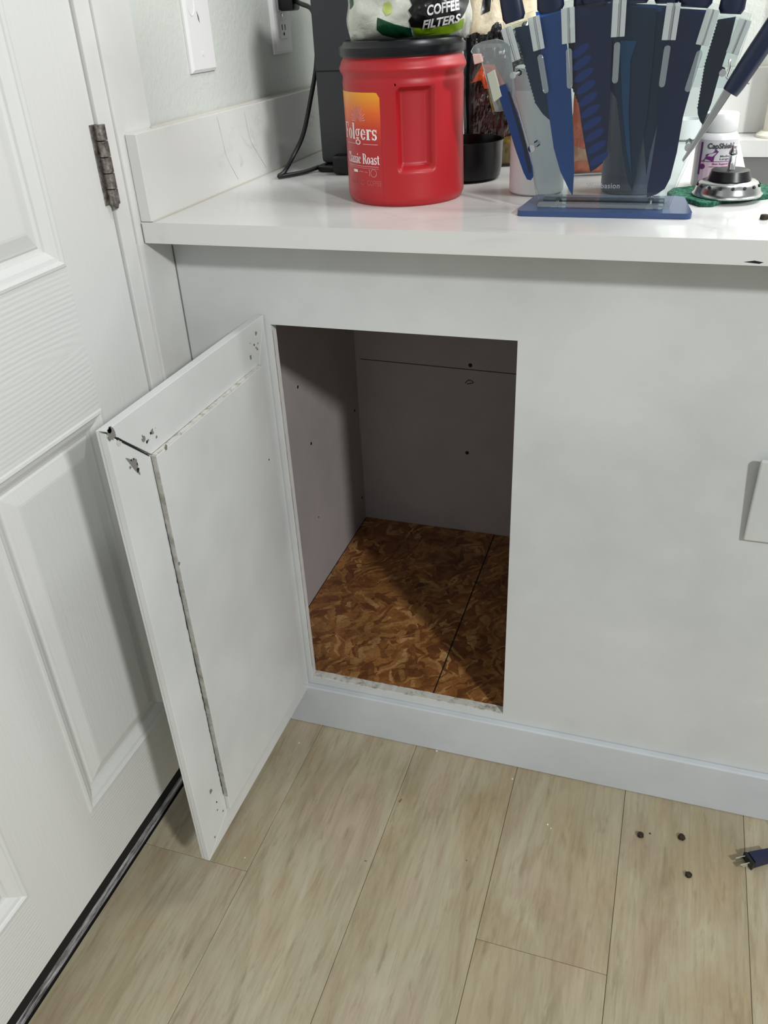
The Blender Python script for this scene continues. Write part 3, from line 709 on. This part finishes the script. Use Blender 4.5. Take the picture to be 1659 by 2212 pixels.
def opx(px, py): 
    p = at(px, py, y=.42); return ((p.x-.376)/.042, (p.z-ZC)/.084-1)
def op(P, m, off=.0009): return patch('print_patch', ob, [tuple(max(-.99, min(.99, c)) for c in opx(*q)) for q in P], m, OB, off)
op([(1003, 180), (1035, 140), (1060, 140), (1085, 190), (1040, 192), (1032, 172)], M_OR)
op([(1045, 193), (1080, 192), (1084, 224), (1056, 245)], M_YL, .0012)
op([(1056, 300), (1095, 295), (1098, 362), (1075, 360)], M_YL, .0012)
oc = mkpouch((.532, .372, ZC+.001), .30, .036, .056, .020, 4.4, .004, 5, .04)
OC = tag(obj('snack_bag', pouchmesh(oc), film('orange_bag_film', (222, 112, 56), .3, (186, 74, 30), 50)), 'small orange snack bag between the white canister and the dark tumbler', 'bag')
patch('pale_band', oc, [(-.9, -.66), (.9, -.62), (.9, -.2), (-.9, -.3)], film('peach_film', (226, 170, 120), .4), OC)

# ================================================================== CANISTERS
tag(obj('white_cylinder', lathe([(.033, ZC+.0004), (.036, ZC+.003), (.036, ZC+.139), (.034, ZC+.143), (.0335, ZC+.150), (.0300, ZC+.152)], .4712, .235, 64), mat('white_canister', (222, 222, 224), .35), smooth=True),
    'plain white cylindrical container behind the left of the knife holder', 'container')
M_SLATE = mat('slate_tumbler', (52, 62, 82), .35)
tb = thing('tumbler', 'dark slate blue tumbler standing behind the knife holder', 'tumbler', (.5935, .2505, ZC))
obj('cup', lathe([(.036, ZC+.0004), (.0385, ZC+.003), (.039, ZC+.16), (.0395, ZC+.172)], .5935, .2505, 64), M_SLATE, tb, True)
obj('lid', lathe([(.0395, ZC+.1722), (.041, ZC+.175), (.041, ZC+.186), (.036, ZC+.190)], .5935, .2505, 64), M_BLKP, tb, True)
tag(obj('white_cup', lathe([(.018, ZC+.0004), (.024, ZC+.004), (.027, ZC+.02), (.0275, ZC+.034), (.025, ZC+.034), (.021, ZC+.008)], .652, .705, 40), M_PLASTIC_W, smooth=True), 'small white cup near the back wall, seen past the holder', 'cup')

# supplement bottle
SBX, SBY, SBR = .6945, .2900, .0262
bt = thing('supplement_bottle', 'white supplement bottle with a dog emblem behind the sink strainer', 'bottle', (SBX, SBY, ZC))
M_BOT = mat('bottle_white', (220, 221, 218), .32)
obj('body', lathe([(.024, ZC+.0004), (.0262, ZC+.003), (.0262, ZC+.056), (.0256, ZC+.061), (.0225, ZC+.066), (.0205, ZC+.0675)], SBX, SBY, 56), M_BOT, bt, True)
obj('cap', lathe([(.0215, ZC+.0677), (.0222, ZC+.069), (.0217, ZC+.087), (.0205, ZC+.089)], SBX, SBY, 56), M_BOT, bt, True)
PB0 = math.atan2(CAM.y-SBY, CAM.x-SBX)
def bpt(a, z, off): return Vector((SBX+(SBR+off)*math.cos(PB0+a), SBY+(SBR+off)*math.sin(PB0+a), z))
def ba(px): return math.asin(max(-.99, min(.99, (px-1551)/44.0)))
def bz(py): return ZC+(408-py)*.00054
lb2 = obj('label', quadgrid(ba(1514), ba(1594), bz(404), bz(298), lambda u, v_, z: bpt(u, v_, .0003), 24, 2), mat('bottle_label', (206, 204, 206), .4), bt, True)
M_DK = mat('dark_print', (60, 62, 66), .5); M_PUR = mat('purple_print', (112, 44, 110), .45); M_PK = mat('pink_print', (222, 190, 206), .45)
def btxt(s, x0, x1, y, h, m, bold=.01):
    b = textmesh(s, h, bold=bold); xs_ = [v.co.x for v in b.verts]; mn, mx_ = min(xs_), max(xs_)
    mapv(b, lambda x, y_, z: bpt(ba(x0)+(ba(x1)-ba(x0))*(x-mn)/(mx_-mn), bz(y)+y_, .0010)); return obj('lettering', b, m, lb2)
btxt('CapShield', 1534, 1584, 316, .0088, M_DK, .03); btxt('Medium', 1561, 1582, 335, .0034, M_DK); btxt('Large', 1561, 1578, 341, .0034, M_DK); btxt('Skin Support', 1547, 1580, 352, .0034, M_PUR)
def bq(x0, x1, y0, y1, m, off=.0007): return obj('printed_bar', quadgrid(ba(x0), ba(x1), bz(y1), bz(y0), lambda u, v_, z: bpt(u, v_, off), 8, 1), m, lb2)
bq(1523, 1590, 345.5, 404, M_PK, .0005); bq(1523, 1590, 344.2, 345.6, M_PUR, .0008); bq(1520, 1524, 303, 375, M_PUR, .0006); bq(1541, 1570, 356, 357.2, M_DK)
dog = [(1527, 344), (1531, 339), (1533, 333), (1532, 330), (1535, 328), (1544, 327), (1549, 323), (1550, 320), (1553, 318), (1554, 321), (1557, 323), (1553, 325), (1551, 328), (1550, 333), (1549, 344), (1546, 344), (1546, 334), (1538, 333), (1536, 337), (1531, 342), (1531, 344)]
obj('dog_emblem', flatpoly([(p[0], p[1]) for p in dog], lambda x, y, z: bpt(ba(x), bz(y), .0009)), M_PUR, lb2)
obj('round_badge', flatpoly([(1528+5.5*math.cos(2*PI*i/20), 356.5+6*math.sin(2*PI*i/20)) for i in range(20)], lambda x, y, z: bpt(ba(x), bz(y), .0009)), M_PUR, lb2)

# scrub pad and strainer
GP = [(1440, 424), (1452, 415), (1500, 410), (1560, 400), (1630, 404), (1690, 414), (1700, 422), (1660, 430), (1600, 437), (1562, 440), (1540, 447), (1510, 447), (1490, 440), (1452, 434)]
M_PAD = mat('green_scrub_pad', (20, 84, 62), .95); v = coords(M_PAD)
base(M_PAD, ramp(M_PAD, ntex(M_PAD, v, 190, 5, .75), [(.32, (8, 46, 34)), (.5, (24, 92, 68)), (.68, (84, 148, 118))])); bump(M_PAD, ntex(M_PAD, v, 500, 4), 1.0, .002)
pd = tag(obj('scrub_pad', prism([at(px, py, z=ZC+.0003) for px, py in GP], (0, 0, .0055), .0012), M_PAD), 'green scrub pad lying under the sink strainer', 'scrub pad')
KX, KY, KZ = .7118, .2035, ZC+.0060
stn = thing('sink_strainer', 'stainless sink strainer with black rubber stopper on the green pad', 'strainer', (KX, KY, KZ))
obj('flange', lathe([(.0405, KZ), (.0412, KZ+.0008), (.0412, KZ+.002), (.0395, KZ+.0035), (.0385, KZ+.0055), (.0372, KZ+.010), (.0345, KZ+.0145), (.031, KZ+.0170), (.020, KZ+.0175)], KX, KY, 72), M_METAL, stn, True)
obj('stopper', lathe([(.0245, KZ+.0172), (.0255, KZ+.018), (.0222, KZ+.0285), (.0215, KZ+.029), (.004, KZ+.0295)], KX, KY, 56), mat('black_rubber_stopper', (14, 14, 18), .35), stn, True)
obj('stem', lathe([(.0048, KZ+.029), (.0043, KZ+.031), (.0040, KZ+.045), (.0052, KZ+.047), (.0046, KZ+.050), (.0030, KZ+.0525), (.0030, KZ+.056), (.002, KZ+.057)], KX, KY, 24), M_CHROME, stn, True)
for k in range(16):
    a = 2*PI*k/16+.12; c = Vector((KX+.0358*math.cos(a), KY+.0358*math.sin(a), KZ+.0123)); nrm = Vector((math.cos(a)*.8, math.sin(a)*.8, .62)).normalized()
    obj('drain_hole', cyl(c-nrm*.0016, c+nrm*.0011, .0019, n=12), M_BLACK, stn)

# ================================================================== KNIFE HOLDER
YF, YB = .118, .146
kh = thing('knife_holder', 'clear acrylic knife holder on a navy base plate', 'knife holder', (.572, .135, ZC))
bp_ = [(.4715, .0835), (.6736, .0865), (.6620, .1855), (.4800, .1830)]
b = prism([Vector((x, y, ZC+.0004)) for x, y in bp_], (0, 0, .0062))
ve = [e for e in b.edges if abs(e.verts[0].co.z-e.verts[1].co.z) > .004]
bmesh.ops.bevel(b, geom=ve, offset=.009, segments=5, affect='EDGES', profile=.5)
obj('base_plate', b, mat('navy_base', (48, 70, 112), .2), kh)
ZP = ZC+.0067
def onp(px, py, Y):
    p = at(px, py, y=Y); p.z = max(p.z, ZP); return p
FS = [(1166, 458), (1158, 420), (1143, 330), (1110, 215), (1086, 62), (1150, 38), (1226, 16), (1338, -2), (1455, 6), (1540, 20), (1624, 44), (1578, 185), (1500, 320), (1462, 405), (1444, 458)]
def sheet(Y, t, pts, sh=0): return prism([onp(px+sh, py, Y) for px, py in pts], (0, t, 0), .0003)
obj('front_sheet', sheet(YF, .0022, FS), M_CLEAR, kh)
obj('back_sheet', sheet(YB, .0022, [(px, py-14) for px, py in FS]), M_CLEAR, kh)
# foot rails that hold the sheets
for y0, y1 in ((YF-.014, YF-.0004), (YB+.0026, YB+.016)):
    b = prism([Vector((.494, y0, ZP)), Vector((.640, y0, ZP)), Vector((.640, y1, ZP)), Vector((.494, y1, ZP))], (0, 0, .0045), .001)
    obj('foot_rail', b, M_CLEARB, kh)
# bolts
def bolt(px, py, Y0=YF-.006, Y1=YB+.006, r=.0042):
    c = at(px, py, y=Y0); q = Vector((c.x, Y1, c.z))
    h = obj('bolt', cyl(c, c+Vector((0, .005, 0)), r, r*1.0, 20), M_CHROME, kh, True)
    obj('bolt_shaft', cyl(c+Vector((0, .005, 0)), q, r*.55, n=14), M_CHROME, h, True)
    obj('bolt_nut', cyl(q, q+Vector((0, .004, 0)), r, n=6), M_CHROME, h)
for q in ((1148, 321), (1487, 319), (1196, 447), (1402, 448)): bolt(*q)
bolt(1108, 163, r=.0036); bolt(1561, 158, r=.0036)
# slotted dividers along the top: silver-lit clear posts with a capsule peg below
posts = [((1093, 60), (1113, 132), 21), ((1152, 36), (1164, 108), 21), ((1226, 17), (1228, 94), 24), ((1339, -4), (1334, 80), 24), ((1456, 6), (1444, 87), 24), ((1541, 20), (1516, 98), 22), ((1611, 42), (1581, 116), 21)]
M_POST = clear('acrylic_post', (214, 222, 222), 1.5, .12, .55)
for i, (p, q, wpx) in enumerate(posts):
    a, c = at(*p, y=YF-.004), at(*q, y=YF-.004); d = (c-a).normalized(); s = Vector((d.z, 0, -d.x)); hw = wpx*.00060*.5
    if s.x < 0: s = -s
    for k in (-1, 0, 1):
        w0, w1 = (-hw, -hw*.12) if k < 0 else ((-hw*.08, hw*.22) if k == 0 else (hw*.27, hw))
        dep = .0036 if k else .0052
        b = prism([a+s*w0, a+s*w1, c+s*w1, c+s*w0], (0, dep, 0), .0004)
        obj('divider', b, M_POST if k else M_METAL, kh)
    if i in (0, 6): continue
    e0 = c+d*.008; e1 = c+d*.042; r = .0034; pts = []
    for k in range(9): t = PI*k/8; pts.append(e0+s*r*math.cos(t)-d*r*math.sin(t))
    for k in range(9): t = PI*k/8; pts.append(e1-s*r*math.cos(t)+d*r*math.sin(t))
    obj('peg', prism(pts, (0, .0036, 0), .0012), M_CLEARB, kh)
# slot plate across the upper half
UPP = [(1112, 196), (1090, 64), (1160, 40), (1300, 14), (1455, 10), (1618, 48), (1568, 190), (1470, 188), (1300, 182), (1180, 196)]
obj('slot_plate', prism([at(px, py, y=YB-.002) for px, py in UPP], (0, .0016, 0)), M_CLEAR, kh)
# side brackets
b = prism([at(px, py, y=YF-.0085) for px, py in ((1016, 112), (1022, 100), (1040, 90), (1070, 84), (1085, 88), (1100, 98), (1112, 200), (1104, 238), (1070, 242), (1058, 205), (1044, 150), (1036, 120), (1024, 120))], (0, .006, 0), .0008)
obj('scissor_bracket', b, M_CLEARB, kh)
b = tube([at(1577, 128, y=YF-.004), at(1575, 150, y=YF-.006), at(1571, 168, y=YF-.008), at(1590, 172, y=YF-.010), at(1618, 182, y=YF-.010)], .0013, 8, 5)
obj('steel_ring', b, M_CHROME, kh, True)
# print
b = textmesh('Wanbasion', .0085, bold=.004, sp=1.1); xs_ = [v.co.x for v in b.verts]
p0, p1_ = at(1266, 406, y=YF-.0004), at(1338, 406, y=YF-.0004); k = (p1_.x-p0.x)/(max(xs_)-min(xs_)); mn = min(xs_)
mapv(b, lambda x, y, z: Vector((p0.x+(x-mn)*k, YF-.0004, p0.z+y))); obj('lettering', b, mat('grey_print', (150, 152, 158), .5), kh)

# ---- knives: blade and handle, hanging between the two sheets
def zig(p, q, n, amp):
    p, q = Vector(p), Vector(q); d = (q-p); s = Vector((-d.y, d.x)).normalized(); out = []
    for i in range(n):
        out.append(tuple(p+d*(i/n))); out.append(tuple(p+d*((i+.5)/n)+s*amp))
    return out+[tuple(q)]
def handle(parent, P, Q, w0, w1, Y, t=.010, L_=.115, bol=True):
    """grip from pixel P heading towards Q direction, built as a rounded tapering bar"""
    a, c = at(*P, y=Y), at(*Q, y=Y); d = (c-a).normalized(); s = Vector((d.z, 0, -d.x))
    b = bmesh.new(); R = []; n = 14
    for i, (u, wd) in enumerate(((0, w0*.8), (.04, w0), (.3, w0*.92), (.55, w1*1.05), (.85, w1*1.12), (.97, w1), (1, w1*.7))):
        cc_ = a+d*L_*u
        R.append([b.verts.new(cc_+s*(wd/2)*math.cos(2*PI*j/n)*1.0+Vector((0, 1, 0))*(t/2)*math.sin(2*PI*j/n)) for j in range(n)])
    for x_, y_ in zip(R, R[1:]):
        for j in range(n): b.faces.new((x_[j], x_[(j+1) % n], y_[(j+1) % n], y_[j]))
    b.faces.new(R[0]); b.faces.new(R[-1]); return obj('handle', b, M_HANDLE, parent, True)
def knife(label, pts, Y, m, P, Q, w0, w1, extra=None, t=.0016):
    k = thing('knife', label, 'knife', at(*pts[len(pts)//2], y=Y), 'blue knives in the acrylic holder')
    obj('blade', prism([at(px, py, y=Y) for px, py in pts], (0, t, 0)), m, k)
    if P: handle(k, P, Q, w0, w1, Y+t/2)
    if extra: extra(k)
    return k
knife('blue chef knife with a smooth pointed blade, left of centre in the holder', [(1157, 26), (1222, 20), (1224, 90), (1234, 200), (1239, 300), (1240, 370), (1237, 423), (1231, 414), (1210, 370), (1196, 320), (1188, 265), (1176, 160), (1164, 80)], .1255, M_BLUE,
      (1190, 26), (1186, -60), .030, .026)
knife('small serrated teal knife at the far left of the fan', zig((1112, 60), (1158, 225), 22, 2.2)+[(1172, 246), (1190, 262), (1190, 200), (1180, 120), (1160, 50)], .1295, M_TEAL,
      (1112, 46), (1096, -40), .026, .022)
def scallops(k):
    for i in range(10):
        c = at(1252+i*4.6, 110+i*26, y=.1252); R = []
        b = prism([c+Vector((.0105*math.cos(2*PI*j/14)-.0*j, 0, .0052*math.sin(2*PI*j/14)+.0055*math.cos(2*PI*j/14))) for j in range(14)], (0, -.0003, 0))
        obj('scallop', b, mat('scallop_blue', (34, 70, 160), .25, .3) if i == 0 else bpy.data.materials['scallop_blue'], k)
knife('blue slicing knife with scalloped hollows, right of the chef knife', [(1240, 20), (1325, 4), (1318, 200), (1312, 320), (1302, 352), (1288, 364), (1275, 372), (1266, 330), (1256, 270), (1246, 190), (1240, 100)], .1255, M_NAVY,
      (1285, 14), (1290, -60), .030, .027, scallops)
knife('narrow black serrated knife showing between the two blue blades', [(1226, 60), (1300, 60), (1290, 230)]+zig((1256, 238), (1232, 178), 8, -2), .1330, M_INKB,
      (1262, 50), (1262, -40), .024, .022)
knife('wide dark teal knife hanging in the centre of the holder', [(1318, 6), (1420, 10), (1408, 150), (1396, 260), (1376, 360), (1366, 412), (1356, 392), (1345, 330), (1330, 200)], .1295, M_TEAL,
      (1372, 8), (1378, -60), .030, .027)
knife('navy blade hanging behind the centre divider with a narrow tip', [(1262, 16), (1350, 6), (1352, 200), (1346, 300), (1340, 224), (1322, 200), (1280, 120)], .1365, M_NAVY,
      (1310, 6), (1312, -60), .026, .025)
knife('bright teal narrow knife seen right of the centre divider', [(1340, 88), (1376, 88), (1362, 130), (1358, 250), (1364, 380), (1354, 330), (1345, 240), (1341, 150)], .1262, mat('bright_teal_blade', (28, 96, 150), .3, .2),
      None, None, 0, 0)
knife('broad navy cleaver with a rounded end, right part of the holder', [(1430, 16), (1534, 22), (1512, 110), (1490, 200), (1476, 250), (1462, 330), (1448, 385), (1436, 408), (1418, 420), (1397, 427), (1398, 405), (1408, 350), (1420, 270), (1432, 150)], .1258, M_NAVY,
      (1500, 16), (1516, -60), .034, .028)
knife('navy knife hanging behind the cleaver', [(1400, 10), (1470, 14), (1446, 150), (1420, 270), (1404, 330), (1396, 380), (1390, 300), (1398, 150)], .1340, M_TEAL,
      (1440, 8), (1450, -60), .028, .026)
knife('navy steak knife with a fine serrated edge at the right of the fan', [(1590, 36), (1574, 100), (1552, 168), (1536, 225), (1518, 270), (1512, 262), (1507, 246)]+zig((1507, 236), (1523, 140), 14, -2)+zig((1523, 140), (1552, 42), 14, -2), .1262, mat('steak_blade', (20, 38, 66), .35, .2),
      (1578, 30), (1598, -60), .026, .024)
# scissors in the left bracket
sc = thing('kitchen_scissors', 'navy kitchen scissors held in the clear bracket left of the fan', 'scissors', at(1150, 388, y=.105))
b = prism([at(px, py, y=.104) for px, py in ((1071, 190), (1093, 180), (1100, 196), (1120, 250), (1136, 310), (1150, 362), (1152, 382), (1146, 390), (1138, 388), (1130, 372), (1112, 320), (1094, 260), (1076, 206))], (0, .0035, 0), .0008)
obj('blade', b, mat('scissor_navy', (30, 52, 100), .22, .3), sc)
b = prism([at(px, py, y=.1035) for px, py in ((1097, 198), (1101, 197), (1137, 312), (1148, 372), (1143, 374), (1130, 316))], (0, .0006, 0))
obj('blade', b, M_INKB, sc)
obj('pivot_block', prism([at(px, py, y=.1035) for px, py in ((1051, 160), (1068, 150), (1084, 208), (1066, 222))], (0, .004, 0), .0008), mat('grey_green_plastic', (170, 172, 156), .4), sc)
obj('grip_end', prism([at(px, py, y=.1025) for px, py in ((1020, 117), (1038, 116), (1043, 134), (1024, 140))], (0, .006, 0), .001), mat('pink_grip', (206, 170, 160), .4), sc)
# sharpening steel in the right ring
ss_ = thing('sharpening_steel', 'sharpening steel with a navy handle hanging in the ring at the right', 'sharpening steel', at(1478, 352, y=.105))
hp = [at(1577, 200, y=.106), at(1592, 178, y=.106), at(1625, 128, y=.106), at(1662, 72, y=.106), at(1700, 10, y=.106), at(1725, -40, y=.106)]
obj('handle', tube(hp, lambda t: .0085+.002*math.sin(t*PI), 16, 6), M_HANDLE, ss_, True)
obj('rod', prism([at(px, py, y=.106) for px, py in ((1477, 352), (1473, 346), (1490, 318), (1568, 186), (1584, 196), (1500, 322))], (0, .0034, 0), .0008), M_METAL, ss_)

# ================================================================== LOOSE BITS
M_KIB = mat('kibble_brown', (66, 48, 30), .8)
v = coords(M_KIB); base(M_KIB, ramp(M_KIB, ntex(M_KIB, v, 300, 3), [(.35, (28, 21, 13)), (.65, (60, 46, 30))])); bump(M_KIB, ntex(M_KIB, v, 900, 3), .6, .001)
def kibble(px, py, r, label, z=0.0, seed=0):
    b = bmesh.new(); bmesh.ops.create_icosphere(b, subdivisions=3, radius=1); c = at(px, py, z=z)
    for q in b.verts:
        n = 1+.22*noise.noise(q.co*1.6+Vector((seed, 0, 0))); q.co = Vector((q.co.x*r*n, q.co.y*r*n*(.85+.1*(seed % 3)), max(-.5, min(.6, q.co.z))*r*1.0))
    zmn = min(q.co.z for q in b.verts)
    for q in b.verts: q.co += Vector((c.x, c.y, z-zmn+.0002))
    return tag(obj('kibble', b, M_KIB, smooth=True), label, 'pet food', 'pieces of kibble')
kibble(1383, 1806, .0050, 'brown kibble on the floor, leftmost of the three, beside a tiny crumb', 0, 1)
kibble(1472, 1811, .0052, 'brown kibble on the floor, nearest the baseboard on the right', 0, 2)
kibble(1487, 1892, .0050, 'brown kibble on the floor, nearest the camera', 0, 3.4)
kibble(1404, 1801, .0012, 'tiny brown crumb right of the leftmost kibble', 0, 5)
kibble(1650, 474, .0048, 'brown kibble on the worktop at the right edge', ZC, 6)
M_FLAKE = mat('paint_flake', (232, 232, 230), .6)
for i, (px, py, fl_) in enumerate(((943, 1622, 'larger white paint flake on the floor close to the baseboard'), (1004, 1632, 'small white paint flake just right of the larger one by the baseboard'), (1107, 1683, 'white paint speck on the floor below the right edge of the opening'), (1183, 1782, 'larger of two touching white flakes out on the planks'), (529, 1853, 'white paint speck on the floor beside the foot of the open cabinet door'), (646, 1605, 'white paint speck on the floor at the left end of the baseboard'), (1190, 1790, 'smaller of two touching white flakes out on the planks'))):
    c = at(px, py, z=.0002); r = .0018 if i in (0, 3) else .0012
    pts = [c+Vector((r*(.6+.7*random.random())*math.cos(2*PI*k/6), r*(.6+.7*random.random())*math.sin(2*PI*k/6), 0)) for k in range(6)]
    tag(obj('paint_flake', prism(pts, (0, 0, .0008)), M_FLAKE), fl_, 'debris', 'white paint flakes on the floor')
M_BIT = mat('wood_bit', (126, 84, 44), .8)
for px, py, ln, an, lb_ in ((866, 1730, .008, 1.3, 'thin orange brown splinter on the floor below the opening'), (790, 1861, .003, .2, 'short brown splinter on the floor in front of the open door'), (1008, 1860, .0018, 0, 'brown speck of debris in the middle of the floor')):
    c = at(px, py, z=.0002); d = Vector((math.cos(an), math.sin(an), 0)); s = Vector((-d.y, d.x, 0))*.0009
    tag(obj('splinter', prism([c-d*ln/2, c+d*ln/2+s*.4, c+d*ln/2+s, c-d*ln/2+s*1.6], (0, 0, .001)), M_BIT), lb_, 'debris')
# navy two-prong plug on the floor
M_PLUG = mat('navy_plug', (22, 28, 62), .4)
pg = thing('extension_plug', 'dark navy two-prong plug lying on the floor at the right edge', 'plug', (.91, -.015, 0))
pa, pc = at(1622, 1858, z=.008), at(1672, 1846, z=.008); pa.z = pc.z = .0085; d = (pc-pa).normalized(); s = Vector((-d.y, d.x, 0))
def pbox(u0, u1, w, z0, z1, m, name, off=0):
    b = prism([pa+d*u0+s*(off-w/2), pa+d*u1+s*(off-w/2*.8), pa+d*u1+s*(off+w/2*.8), pa+d*u0+s*(off+w/2)], (0, 0, z1-z0), .0012 if w > .004 else 0)
    for q in b.verts: q.co.z += z0-.0085
    return obj(name, b, m, pg)
pbox(0, .034, .019, .0005, .0165, M_PLUG, 'plug_body'); pbox(-.006, .0, .024, .0004, .0150, M_CORD, 'collar')
pbox(-.022, -.006, .0016, .006, .0125, M_CHROME, 'prong', .006); pbox(-.022, -.006, .0016, .006, .0125, M_CHROME, 'prong', -.006)
obj('cable', tube([pa+d*.032, pa+d*.06+Vector((0, 0, -.004)), Vector((1.05, -.05, .003)), Vector((1.2, -.16, .003))], .0028, 10), M_PLUG, pg, True)
# small doorstop bumper at the jamb foot
tag(obj('door_bumper', cyl((.006, -.166, .0104), (.0005, -.150, .0104), .0102, .009, 18), M_IVORY, smooth=True), 'small cream rubber bumper on the floor at the foot of the entry door', 'bumper')
